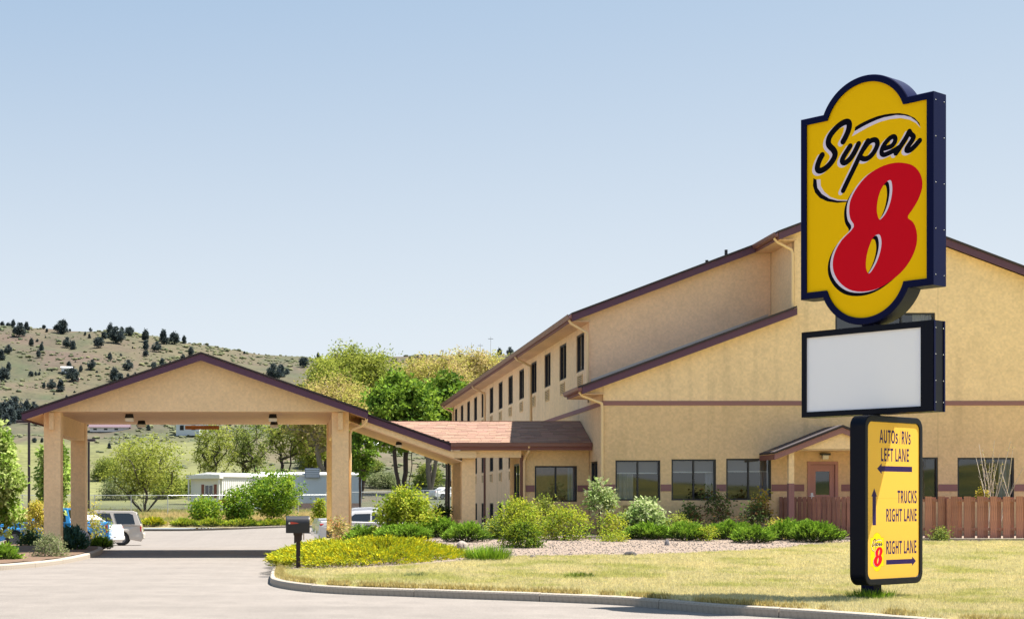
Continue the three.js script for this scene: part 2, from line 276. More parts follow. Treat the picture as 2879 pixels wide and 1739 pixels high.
// parts are written in world coordinates and moved into the building's own frame
const inMotel = (o) => { o.position.x -= WX; o.position.z += FZ; motel.add(o); return o; };
const mp = (name, geo, m) => inMotel(shade(Object.assign(new THREE.Mesh(geo.geometry ? geo.geometry() : geo, m), { name })));
const windows = [[9.71, 11.09, 1.74, 2.98], [11.43, 12.80, 1.75, 3.01], [13.11, 14.49, 1.76, 3.03], [17.88, 19.61, 1.78, 3.07], [20.21, 21.95, 1.78, 3.06], [16.46, 19.52, 6.3, 7.5]];
const porchDoor = [15.6, 16.54, 0.86, 2.94];
const topAt = (x) => x < 15.2 ? leanY(x) - 0.2 : roofY(x) - 0.2;
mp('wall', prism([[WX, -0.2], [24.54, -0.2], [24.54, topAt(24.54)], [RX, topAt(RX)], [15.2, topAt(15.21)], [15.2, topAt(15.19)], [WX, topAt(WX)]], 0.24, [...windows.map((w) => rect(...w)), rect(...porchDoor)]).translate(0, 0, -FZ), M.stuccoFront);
mp('wall', prism([[WX, 4.9], [15.19, 4.9], [15.19, roofY(15.2) - 0.2], [WX, roofY(WX) - 0.2]], 0.24).translate(0, 0, -UZ), M.stuccoPink);
mp('wall', G().box(15.2, 15.4, 7.3, roofY(15.3) - 0.22, -FZ - 0.24, -UZ), M.stucco);
// wing wall, drawn in (Z, y) and turned to face left
const wingWin = []; for (let k = 0; k < 13; k++) { const z = 51.95 + 3.43 * k; wingWin.push([z - 0.72, z + 0.72, 6.03, 7.28]); if (k > 4) wingWin.push([z - 0.72, z + 0.72, 3.2, 4.47], [z - 0.72, z + 0.72, 0.42, 1.68]); }
wingWin.push([48.95, 50.1, 1.72, 2.98]);
const sideways = (pts, depth, holes) => { const g = prism(pts.map(([z, y]) => [z, y]), depth, holes.map((h) => rect(...h))); g.rotateY(Math.PI / 2); return g; };      // x -> -z
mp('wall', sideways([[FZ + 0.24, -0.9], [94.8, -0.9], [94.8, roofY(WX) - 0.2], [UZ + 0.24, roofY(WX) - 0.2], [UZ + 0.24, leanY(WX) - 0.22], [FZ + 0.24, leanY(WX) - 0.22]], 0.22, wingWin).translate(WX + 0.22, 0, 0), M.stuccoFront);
mp('wall', G().box(WX, 24.54, -0.9, roofY(WX) - 0.2, -94.8, -94.56), M.stucco);
mp('wall', G().box(24.34, 24.54, -0.2, roofY(24.5) - 0.2, -94.5, -FZ - 0.25), M.stucco);
const slab = (x0, y0, x1, y1, z0, z1, t) => prism([[x0, y0 - t], [x1, y1 - t], [x1, y1], [x0, y0]], z1 - z0).translate(0, 0, -z0);
mp('roof', G().add(slab(8.72, roofY(8.72) + 0.03, 14.6, roofY(14.6) + 0.03, 50.02, 95.4, 0.06)).add(slab(14.6, roofY(14.6) + 0.03, RX, RY + 0.03, 47.66, 95.4, 0.06)).add(slab(RX, RY + 0.03, 25.16, roofY(25.16) + 0.03, 47.66, 95.4, 0.06)), M.roofDark);
mp('roof', G().add(slab(8.6, leanY(8.6) + 0.03, 15.18, leanY(15.18) + 0.03, 47.66, 50.35, 0.06)), M.roofDark);
const rake = (x0, y0, x1, y1, z, h = 0.215) => slab(x0, y0 - 0.035, x1, y1 - 0.035, z, z + 0.04, h);
mp('fascia_board', rake(8.74, roofY(8.74), 14.64, roofY(14.64), 50.06), M.trim);
mp('fascia_board', rake(14.64, roofY(14.64), RX, RY, 47.7), M.trim);
mp('fascia_board', rake(RX, RY, 25.1, roofY(25.1), 47.7), M.trim);
mp('fascia_board', rake(8.64, leanY(8.64), 15.2, leanY(15.2), 47.7), M.trim);
const eave = (x, y, z0, z1) => { const g = G(); g.add(prism([[-0.13, 0.0], [-0.13, -0.03], [-0.105, -0.1], [-0.06, -0.14], [0, -0.14], [0, 0], [-0.02, 0], [-0.02, -0.12], [-0.055, -0.12], [-0.09, -0.09], [-0.112, -0.02], [-0.112, 0]], z1 - z0).translate(x, y, -z0)); return g; };
mp('gutter', eave(8.72, roofY(8.72) - 0.02, 50.02, 95.4), M.gutter); mp('gutter', eave(8.62, leanY(8.62) - 0.02, 47.7, 50.4), M.gutter); mp('gutter', eave(14.62, roofY(14.62) - 0.02, 47.7, 50.04), M.gutter);
mp('fascia_board', G().box(8.725, 8.76, roofY(8.74) - 0.24, roofY(8.74) - 0.04, -50.105, -95.4), M.trimBrown); mp('fascia_board', G().box(8.625, 8.66, leanY(8.64) - 0.24, leanY(8.64) - 0.04, -47.745, -50.36), M.trimBrown); mp('fascia_board', G().box(14.625, 14.66, roofY(14.64) - 0.24, roofY(14.64) - 0.04, -47.745, -50.05), M.trimBrown);
mp('soffit', G().box(8.765, WX - 0.004, roofY(8.74) - 0.25, roofY(8.74) - 0.23, -50.12, -95.2), M.soffit); mp('soffit', G().box(8.665, WX - 0.004, leanY(8.64) - 0.25, leanY(8.64) - 0.23, -47.76, -50.3), M.soffit); mp('soffit', G().box(14.665, 15.196, roofY(14.64) - 0.25, roofY(14.64) - 0.23, -47.76, -50.3), M.soffit);
for (const [x0, x1, f, z] of [[8.77, WX - 0.01, roofY, UZ - 0.02], [8.67, WX - 0.01, leanY, FZ - 0.02], [14.67, 15.19, roofY, FZ - 0.02]]) mp('eave_return', prism([[x0, f(x0) - 0.22], [x1, f(x0) - 0.22], [x1, f(x1) - 0.24]], 0.03).translate(0, 0, -z), M.stucco);
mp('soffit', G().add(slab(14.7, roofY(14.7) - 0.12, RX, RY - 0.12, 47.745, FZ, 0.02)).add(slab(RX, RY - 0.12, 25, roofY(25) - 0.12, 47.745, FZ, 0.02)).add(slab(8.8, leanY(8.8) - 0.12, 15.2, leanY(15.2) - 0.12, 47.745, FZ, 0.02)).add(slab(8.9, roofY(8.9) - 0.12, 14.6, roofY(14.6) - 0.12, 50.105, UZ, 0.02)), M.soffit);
mp('roof_flashing', slab(9.4, leanY(9.4) + 0.13, 15.1, leanY(15.1) + 0.13, UZ - 0.02, UZ, 0.1), M.flash);
for (const [x, h] of [[13.35, 0.1], [13.98, 0.2]]) mp('vent_pipe', new THREE.CylinderGeometry(0.05, 0.05, h + 0.9, 10).translate(x, roofY(x) + h / 2 - 0.4, -51.2), M.black);
mp('trim_band', G().box(WX - 0.02, 24.54, 4.66, 4.8, -FZ + 0.02, -FZ), M.band); mp('trim_band', G().box(WX - 0.02, WX, 4.66, 4.8, -FZ - 0.0, -68), M.band);
for (const [a, b] of [[WX - 0.015, 9.7], [11.1, 11.42], [12.81, 13.1], [14.5, 15.5], [16.64, 17.87], [19.62, 20.2], [21.96, 24.54]]) mp('trim_band', G().box(a, b, 2.03, 2.24, -FZ + 0.015, -FZ), M.band);
mp('trim_band', G().box(WX - 0.015, WX, 2.03, 2.24, -FZ - 0.001, -48.94), M.band);
// ---- windows: a dark frame with sliding panes, a blind or curtains behind
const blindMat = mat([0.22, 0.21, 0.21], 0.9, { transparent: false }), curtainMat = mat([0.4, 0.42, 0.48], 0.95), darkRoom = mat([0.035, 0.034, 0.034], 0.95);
function windowAt(x0, x1, y0, y1, z, cols, look) {
  const f = G(), b = 0.05, d0 = z - 0.02, d1 = z - 0.1;
  f.box(x0, x1, y1 - b, y1, d0, d1).box(x0, x1, y0, y0 + b, d0, d1).box(x0, x0 + b, y0 + b, y1 - b, d0, d1).box(x1 - b, x1, y0 + b, y1 - b, d0, d1);
  for (let i = 1; i < cols; i++) { const x = lerp(x0, x1, i / cols); f.box(x - 0.025, x + 0.025, y0 + b, y1 - b, d0 - 0.012, d1); }
  const w = mp('window', f, M.frame);
  for (let i = 0; i < cols; i++) part('pane', G().quad([lerp(x0 + b, x1 - b, i / cols), y0 + b, d0 - 0.05 - 0.012 * i], [lerp(x0 + b, x1 - b, (i + 1) / cols), y0 + b, d0 - 0.05 - 0.012 * i], [lerp(x0 + b, x1 - b, (i + 1) / cols), y1 - b, d0 - 0.05 - 0.012 * i], [lerp(x0 + b, x1 - b, i / cols), y1 - b, d0 - 0.05 - 0.012 * i]).geometry(), glass, w);
  if (look & 1) void (part('blind', G().box(x0 + b, x1 - b, y1 - 0.38, y1 - 0.04, z - 0.24, z - 0.26).geometry(), blindMat, w), part('blind_rail', G().box(x0 + b, x1 - b, y1 - 0.41, y1 - 0.375, z - 0.232, z - 0.262).geometry(), M.white, w));
  const drape = (a, c) => { const g = new THREE.PlaneGeometry(c - a, y1 - y0, 40, 1), p = g.attributes.position; for (let i = 0; i < p.count; i++) p.setZ(i, 0.03 * Math.sin(p.getX(i) * 48)); g.computeVertexNormals(); g.translate((a + c) / 2, (y0 + y1) / 2, z - 0.34); part('curtain', g, curtainMat, w); };
  if (look & 2) drape(x0 - 0.05, lerp(x0, x1, 0.45)); if (look & 4) drape(lerp(x0, x1, 0.82), x1 + 0.05);
  return w;
}
windowAt(...windows[0], -FZ, 2, 3); windowAt(...windows[1], -FZ, 2, 5); windowAt(...windows[2], -FZ, 2, 5); windowAt(...windows[3], -FZ, 2, 0); windowAt(...windows[4], -FZ, 2, 4); windowAt(...windows[5], -FZ, 3, 4);
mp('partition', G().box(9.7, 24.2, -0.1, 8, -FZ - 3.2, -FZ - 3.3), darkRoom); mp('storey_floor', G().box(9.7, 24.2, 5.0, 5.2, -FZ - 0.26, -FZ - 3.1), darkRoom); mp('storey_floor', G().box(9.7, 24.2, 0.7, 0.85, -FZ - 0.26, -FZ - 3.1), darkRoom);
for (const [z0, z1, y0, y1] of wingWin) {
  const f = G(), b = 0.05, x = WX + 0.03, zm = (z0 + z1) / 2;
  f.box(x, x + 0.08, y1 - b, y1, -z0, -z1).box(x, x + 0.08, y0, y0 + b, -z0, -z1).box(x, x + 0.08, y0 + b, y1 - b, -z0, -z0 - b).box(x, x + 0.08, y0 + b, y1 - b, -z1 + b, -z1).box(x + 0.01, x + 0.08, y0 + b, y1 - b, -zm + 0.025, -zm - 0.025);
  const w = mp('window', f, M.frame);
  for (const [a, c] of [[z0 + b, zm], [zm, z1 - b]]) part('pane', G().quad([x + 0.05, y0 + b, -a], [x + 0.05, y0 + b, -c], [x + 0.05, y1 - b, -c], [x + 0.05, y1 - b, -a]).geometry(), glass, w);
  part('curtain', G().box(x + 0.22, x + 0.23, y0 - 0.1, y1 + 0.1, -zm - 0.25, -z1 - 0.1).geometry(), curtainMat, w);
}
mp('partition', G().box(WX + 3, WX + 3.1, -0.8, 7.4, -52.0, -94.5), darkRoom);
function grilleAt(geoAt, y0, y1, w) { const o = new THREE.Group(); o.name = 'air_conditioner'; inMotel(o); geoAt(o, y0, y1, w); }
for (let k = 0; k < 13; k++) for (const y of k > 4 ? [5.5, 2.68, -0.14] : [5.5]) {
  const z = 51.95 + 3.43 * k, o = new THREE.Group(); o.name = 'air_conditioner';
  part('grille_frame', G().box(WX - 0.03, WX, y, y + 0.05, -z + 0.45, -z - 0.45).box(WX - 0.03, WX, y + 0.37, y + 0.42, -z + 0.45, -z - 0.45).box(WX - 0.03, WX, y + 0.05, y + 0.37, -z + 0.45, -z + 0.4).box(WX - 0.03, WX, y + 0.05, y + 0.37, -z - 0.4, -z - 0.45).geometry(), M.grille, o);
  part('grille_back', G().box(WX - 0.004, WX - 0.001, y + 0.05, y + 0.37, -z + 0.4, -z - 0.4).geometry(), M.grilleDark, o);
  for (let s = 0; s < 5; s++) part('slat', G().box(WX - 0.026, WX - 0.008, y + 0.075 + s * 0.058, y + 0.105 + s * 0.058, -z + 0.4, -z - 0.4).geometry(), M.grille, o);
  inMotel(o);
}
for (const [x0, x1, y0, y1] of [[9.9, 10.45, 1.4, 1.62]]) {
  const o = new THREE.Group(); o.name = 'air_conditioner';
  part('grille_frame', G().box(x0, x1, y0, y0 + 0.03, -FZ + 0.03, -FZ).box(x0, x1, y1 - 0.03, y1, -FZ + 0.03, -FZ).box(x0, x0 + 0.03, y0 + 0.03, y1 - 0.03, -FZ + 0.03, -FZ).box(x1 - 0.03, x1, y0 + 0.03, y1 - 0.03, -FZ + 0.03, -FZ).geometry(), M.grille, o);
  part('grille_back', G().box(x0 + 0.03, x1 - 0.03, y0 + 0.03, y1 - 0.03, -FZ + 0.004, -FZ + 0.001).geometry(), M.grilleDark, o);
  for (let s = 0; s < 3; s++) part('slat', G().box(x0 + 0.03, x1 - 0.03, y0 + 0.045 + s * 0.048, y0 + 0.07 + s * 0.048, -FZ + 0.026, -FZ + 0.008).geometry(), M.grille, o);
  inMotel(o);
}
const pipeRun = (pts, r, m, name = 'downspout') => { const c = new THREE.CurvePath(); for (let i = 0; i + 1 < pts.length; i++) c.add(new THREE.LineCurve3(V(...pts[i]), V(...pts[i + 1]))); const g = G(); for (let i = 0; i + 1 < pts.length; i++) { g.bar(V(...pts[i]), V(...pts[i + 1]), r, r, 8); g.add(new THREE.SphereGeometry(r, 8, 6), ...pts[i + 1]); } return mp(name, g, m); };
pipeRun([[8.66, roofY(8.66) - 0.16, -50.2], [8.75, roofY(8.7) - 0.3, -50.2], [9.25, 7.12, -50.25], [9.27, 7.0, -50.25], [9.27, leanY(9.3) + 0.05, -50.25]], 0.045, M.spout);
pipeRun([[8.58, leanY(8.6) - 0.16, -47.9], [8.68, leanY(8.6) - 0.28, -47.9], [9.27, 4.72, -47.93], [9.29, 4.6, -47.93], [9.29, 0.9, -47.93]], 0.045, M.spout);
pipeRun([[14.55, roofY(14.6) - 0.16, -47.9], [14.65, roofY(14.6) - 0.28, -47.9], [15.08, 9.42, -47.92], [15.12, 9.3, -47.92], [15.12, leanY(15.1) + 0.05, -47.92]], 0.045, M.spout);
for (const z of [62.7, 78.3, 94.4]) { pipeRun([[8.66, roofY(8.66) - 0.16, -z], [8.75, roofY(8.7) - 0.3, -z], [9.27, 7.15, -z], [9.28, 7.0, -z], [9.28, 4.6, -z]], 0.05, M.spout); pipeRun([[9.28, 4.6, -z], [9.28, 0, -z]], 0.05, M.spoutBrown); }
// ---- entrance porch with its door
mp('door', G().box(porchDoor[0], porchDoor[0] + 0.09, 0.86, 2.94, -FZ + 0.03, -FZ - 0.12).box(porchDoor[1] - 0.09, porchDoor[1], 0.86, 2.94, -FZ + 0.03, -FZ - 0.12).box(15.69, 16.45, 2.85, 2.94, -FZ + 0.03, -FZ - 0.12)
  .box(15.7, 15.86, 0.9, 2.84, -FZ - 0.02, -FZ - 0.07).box(16.29, 16.44, 0.9, 2.84, -FZ - 0.02, -FZ - 0.07).box(15.86, 16.29, 2.64, 2.84, -FZ - 0.02, -FZ - 0.07).box(15.86, 16.29, 0.9, 1.92, -FZ - 0.02, -FZ - 0.07), M.door);
{ const d = motel.children[motel.children.length - 1]; part('pane', G().quad([15.86, 1.92, -FZ - 0.045], [16.29, 1.92, -FZ - 0.045], [16.29, 2.64, -FZ - 0.045], [15.86, 2.64, -FZ - 0.045]).geometry(), glass, d); part('handle', G().box(15.71, 15.78, 1.8, 1.98, -FZ + 0.0, -FZ - 0.02).box(15.66, 15.8, 1.86, 1.89, -FZ + 0.04, -FZ + 0.015).geometry(), M.metal, d); }
const PX = 16.15, porchY = (x) => 3.95 - 0.395 * Math.abs(x - PX);
mp('porch_roof', G().add(slab(14.12, porchY(14.12) + 0.04, PX, 3.99, 46.45, 47.98, 0.06)).add(slab(PX, 3.99, 18.18, porchY(18.18) + 0.04, 46.45, 47.98, 0.06)), M.roofDark);
mp('fascia_board', G().add(rake(14.14, porchY(14.14), PX, 3.95, 46.5, 0.17)).add(rake(PX, 3.95, 18.16, porchY(18.16), 46.5, 0.17)), M.band);
mp('fascia_board', G().box(14.12, 14.15, porchY(14.14) - 0.2, porchY(14.14) - 0.04, -46.545, -47.98), M.trimBrown);
mp('porch_gable', prism([[14.55, 3.27], [17.75, 3.27], [17.75, porchY(17.75) - 0.08], [PX, 3.86], [14.55, porchY(14.55) - 0.08]], 0.08).translate(0, 0, -46.62), M.stucco);
mp('porch_ceiling', G().box(14.3, 18.0, 3.25, 3.268, -46.62, -47.98), M.stucco);
for (const x of [14.6, 17.55]) { const p = mp('porch_post', G().box(x, x + 0.16, 2.25, 3.25, -46.62, -46.78), M.stucco); part('post_base', G().box(x - 0.004, x + 0.164, 0.5, 2.25, -46.616, -46.784).geometry(), M.band, p); }
// ---- lobby block under the breezeway
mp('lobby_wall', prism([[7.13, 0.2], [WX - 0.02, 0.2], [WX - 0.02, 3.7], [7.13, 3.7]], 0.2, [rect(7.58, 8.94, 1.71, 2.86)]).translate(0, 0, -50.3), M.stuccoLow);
mp('lobby_wall', sideways([[50.5, 0.2], [52.7, 0.2], [52.7, 3.7], [50.5, 3.7]], 0.18, [[50.62, 52.0, 0.8, 2.95]]).translate(7.31, 0, 0), M.stucco);
mp('lobby_wall', G().box(7.13, WX - 0.02, 0.2, 3.7, -52.9, -52.7), M.stucco);
windowAt(7.58, 8.94, 1.71, 2.86, -50.3, 2, 4);
for (const [a, b] of [[7.13, 7.57], [8.95, WX - 0.02]]) mp('trim_band', G().box(a, b, 2.03, 2.24, -50.285, -50.3), M.band);
mp('corner_board', G().box(7.1, 7.2, 0.8, 3.2, -50.27, -50.3), M.spoutBrown);
{ const f = G(); for (const z of [50.62, 51.28, 51.94]) f.box(7.15, 7.21, 0.8, 2.95, -z, -z - 0.06); f.box(7.15, 7.21, 2.89, 2.95, -50.68, -51.94).box(7.15, 7.21, 0.8, 0.95, -50.68, -51.94); const d = mp('lobby_door', f, M.frame); part('pane', G().quad([7.18, 0.95, -50.68], [7.18, 0.95, -51.94], [7.18, 2.89, -51.94], [7.18, 2.89, -50.68]).geometry(), glass, d); }

// ---------------------------------------------------------------- drive-through canopy and breezeway
const canopy = thing('entrance_canopy', 'tan stucco drive-through canopy with purple gable fascia and shingled breezeway roof', 'canopy', -3, 0, -53);
const cp = (name, geo, m, parent) => { const o = shade(new THREE.Mesh(geo.geometry ? geo.geometry() : geo, m)); o.name = name; if (parent) parent.add(o); else { o.position.set(3, 0, 53); canopy.add(o); } return o; };
const AX = -3.06, AY = 6.34, capY = (x) => x < AX ? AY - 0.336 * (AX - x) : AY - 0.35 * (x - AX);
cp('roof', G().add(slab(-8.66, capY(-8.66) + 0.03, AX, AY + 0.03, 48.66, 57.4, 0.05)).add(slab(AX, AY + 0.03, 2.16, capY(2.16) + 0.03, 48.66, 57.4, 0.05)).add(slab(2.16, capY(2.16) + 0.005, 4.85, capY(4.85) + 0.005, 49.76, 54, 0.05)), M.roofDark);
cp('fascia_board', rake(-8.64, capY(-8.64), AX, AY, 48.7, 0.2), M.trim); cp('fascia_board', rake(AX, AY, 2.14, capY(2.14), 48.7, 0.2), M.trim); cp('fascia_board', rake(2.16, capY(2.16) - 0.03, 4.83, capY(4.83) - 0.03, 49.8, 0.2), M.trim);
cp('fascia_board', G().box(-8.65, -8.61, capY(-8.63) - 0.22, capY(-8.63) - 0.02, -48.75, -57.4), M.trim); cp('fascia_board', G().box(2.1, 2.14, capY(2.14) - 0.22, capY(2.14) - 0.04, -48.75, -49.79), M.trim);
const gableL = -8.1, gableR = 1.62, CEIL = 4.54;
for (const z of [49.2, 57.05]) cp('gable_wall', prism([[gableL, CEIL], [gableR, CEIL], [gableR, capY(gableR) - 0.09], [AX, AY - 0.09], [gableL, capY(gableL) - 0.09]], 0.16).translate(0, 0, -z), M.stucco);
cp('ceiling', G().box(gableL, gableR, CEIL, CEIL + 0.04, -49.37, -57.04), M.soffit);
cp('soffit', G().add(slab(-8.6, capY(-8.6) - 0.16, gableL, capY(gableL) - 0.16, 48.75, 57.3, 0.02)).add(slab(gableR, capY(gableR) - 0.16, 2.08, capY(2.08) - 0.16, 48.75, 57.3, 0.02)), M.stucco);
const COLS = [[-8.07, 49.42, 0], [1.04, 49.42, 0], [-8.24, 56.4, 1], [1.0, 56.4, 1]];
for (const [x, z, back] of COLS) {
  const y0 = -0.4, c = cp('column', G().box(x, x + 0.53, y0, CEIL - 0.003, -z, -z - 0.53), M.stucco);
  if (back) cp('column_base', G().box(x - 0.012, x + 0.542, y0, roadY(x, z) + (x < 0 ? 0.62 : 0.72), -z + 0.012, -z - 0.542), M.base, c);
  else cp('bracket', G().box(x + 0.19, x + 0.34, 3.97, 4.52, -z + 0.2, -z - 0.0), M.stucco, c);
}
for (const x of [-8.16, 1.06]) cp('beam', G().box(x, x + 0.42, 3.9, CEIL - 0.002, -49.98, -56.38), M.stucco);
// breezeway: beams, columns, sloping ceiling, shingled roof
cp('beam', slab(2.0, capY(2.0) - 0.24, 4.95, capY(4.95) - 0.24, 49.87, 50.1, 0.2), M.stucco);
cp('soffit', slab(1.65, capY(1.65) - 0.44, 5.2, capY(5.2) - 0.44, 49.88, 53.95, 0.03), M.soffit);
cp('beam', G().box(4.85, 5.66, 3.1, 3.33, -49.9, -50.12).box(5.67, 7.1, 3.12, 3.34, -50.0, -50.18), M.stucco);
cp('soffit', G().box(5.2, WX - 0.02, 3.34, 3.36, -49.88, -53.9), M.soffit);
for (const z of [50.2, 53.3]) {
  const c = cp('column', G().box(5.23, 5.66, 0.6, 3.33, -z, -z - 0.43), M.stucco);
  cp('column_plinth', G().box(5.16, 5.73, 0.5, 1.12, -z + 0.07, -z - 0.5), M.stucco, c);
}
cp('post', G().box(5.05, 5.12, 0.6, 3.1, -53.2, -53.27), M.frame);
const RZ = 51.9, EZ = 49.8, RIDY = 4.36, eaY = 3.57, breezeY = (Z) => eaY + (RIDY - eaY) * (1 - Math.abs(RZ - Z) / (RZ - EZ));
cp('roof', G().add(new THREE.ExtrudeGeometry(new THREE.Shape([[EZ, eaY - 0.06], [RZ, RIDY - 0.06], [54, eaY - 0.06], [54, eaY - 0.01], [RZ, RIDY - 0.01], [EZ, eaY - 0.01]].map((p) => new THREE.Vector2(...p))), { depth: 4.5, bevelEnabled: false }).rotateY(Math.PI / 2).translate(4.82, 0, 0)), M.roofDark);
cp('gutter', G().box(4.83, WX - 0.02, eaY - 0.1, eaY - 0.01, -EZ + 0.1, -EZ - 0.01).box(4.83, WX - 0.02, eaY - 0.01, eaY + 0.005, -EZ + 0.115, -EZ + 0.02), M.gutter);
cp('fascia_board', G().box(4.83, WX - 0.02, eaY - 0.22, eaY - 0.1, -EZ + 0.03, -EZ - 0.02), M.trimBrown);
{ // shingle courses of the sunny front slope: every tab has its own thickness and tone
  const r = rng(7), old = G(), rows = 15, run = (RZ - EZ) / rows, rise = (RIDY - eaY) / rows, tilt = Math.atan2(rise, run);
  for (let j = 0; j < rows; j++) {
    const y = eaY + rise * (j + 0.5), xl = 2.16 + (capY(2.16) + 0.005 - y) / 0.35; let x = WX - 0.02;
    while (x > xl + 0.02) {
      const w = Math.min(x - xl, 0.27 + 0.14 * r()), t = 0.012 + 0.012 * r(), g = boxGeo(w - 0.005, t, run * 1.25 / Math.cos(tilt)), k = 0.85 + 0.28 * r();
      const c = [0.255 * k, 0.15 * k * (0.95 + 0.1 * r()), 0.108 * k], n = g.attributes.position.count, col = new Float32Array(n * 3); for (let i = 0; i < n; i++) col.set(c, i * 3);
      g.setAttribute('color', new THREE.BufferAttribute(col, 3));
      old.add(g, x - w / 2, y + 0.012 + (0.006), -(EZ + run * (j + 0.5)) + 0.012, tilt - 0.045, 0, 0); x -= w;
    }
  }
  const sm = mat([1, 1, 1], 0.95, { vertexColors: true, bumpMap: asphaltBump, bumpScale: 0.004 });
  cp('shingles', old, sm).userData.kind = 'stuff';
  cp('ridge_cap', G().box(2.5, WX - 0.02, RIDY, RIDY + 0.025, -RZ + 0.08, -RZ - 0.08), mat([0.27, 0.15, 0.11], 0.95));
}
const cpPipe = (pts, m) => { const g = G(); for (let i = 0; i + 1 < pts.length; i++) { g.bar(V(...pts[i]), V(...pts[i + 1]), 0.045, 0.045, 8); g.add(new THREE.SphereGeometry(0.045, 8, 6), ...pts[i + 1]); } cp('downspout', g, m); };
cpPipe([[2.12, capY(2.1) - 0.18, -49.2], [2.1, 4.2, -49.25], [2.0, 4.1, -49.3], [1.66, 3.98, -49.55], [1.62, 3.86, -49.6], [1.62, 0.3, -49.6]], M.spout);
cpPipe([[7.32, 3.5, -49.78], [7.32, 3.3, -49.85], [7.25, 3.1, -50.2], [7.23, 3.0, -50.22], [7.23, 0.9, -50.22]], M.spout);
// ---- lamps under the canopy, hanging clearance board, porch light
const lampLabels = ['black framed ceiling lamp at the front left under the gable canopy', 'smaller looking ceiling lamp behind the front left lamp under the canopy', 'black framed ceiling lamp at the front right under the gable canopy', 'ceiling lamp directly behind the front right lamp under the canopy', 'small ceiling lamp on the sloping breezeway soffit'];
[[-5.48, CEIL, 50.5], [-5.5, CEIL, 54.6], [-0.85, CEIL, 50.6], [-0.88, CEIL, 54.9], [3.25, capY(3.25) - 0.47, 51]].forEach(([x, y, z], i) => {
  const o = thing('ceiling_lamp', lampLabels[i], 'lamp', x, y, -z, 0, i < 4 ? 'lamps under the canopy' : undefined), s = i < 4 ? 1 : 0.75, h = new THREE.CylinderGeometry(0.14 * s, 0.175 * s, 0.13 * s, 4, 1).rotateY(Math.PI / 4).translate(0, -0.065 * s, 0); h.scale(1.1, 1, 1.1);
  part('housing', h, M.black, o); part('diffuser', new RoundedBoxGeometry(0.27 * s, 0.11 * s, 0.27 * s, 2, 0.03).translate(0, -0.18 * s, 0), M.lens, o);
});
{ const o = thing('clearance_board', 'plain brown wooden board hanging from the far edge of the canopy', 'sign', -3.55, 4.43, -57.25); part('board', new RoundedBoxGeometry(1.25, 0.14, 0.06, 2, 0.012), mat([0.34, 0.13, 0.035], 0.7), o); const c = G(); for (const x of [-0.45, 0.45]) c.bar(V(x, 0.06, 0), V(x, 0.14, 0), 0.01, 0.01, 6); part('hanger', c.geometry(), M.metal, o); }
{ const o = thing('porch_lamp', 'small wall lamp with white shade above the pink door', 'lamp', 16.12, 3.05, -47.98); part('housing', G().box(-0.14, 0.14, 0.08, 0.14, 0.16, 0).geometry(), M.frame, o); part('lamp_shade', G().box(-0.085, 0.085, -0.04, 0.078, 0.13, 0.01).geometry(), M.lens, o); }

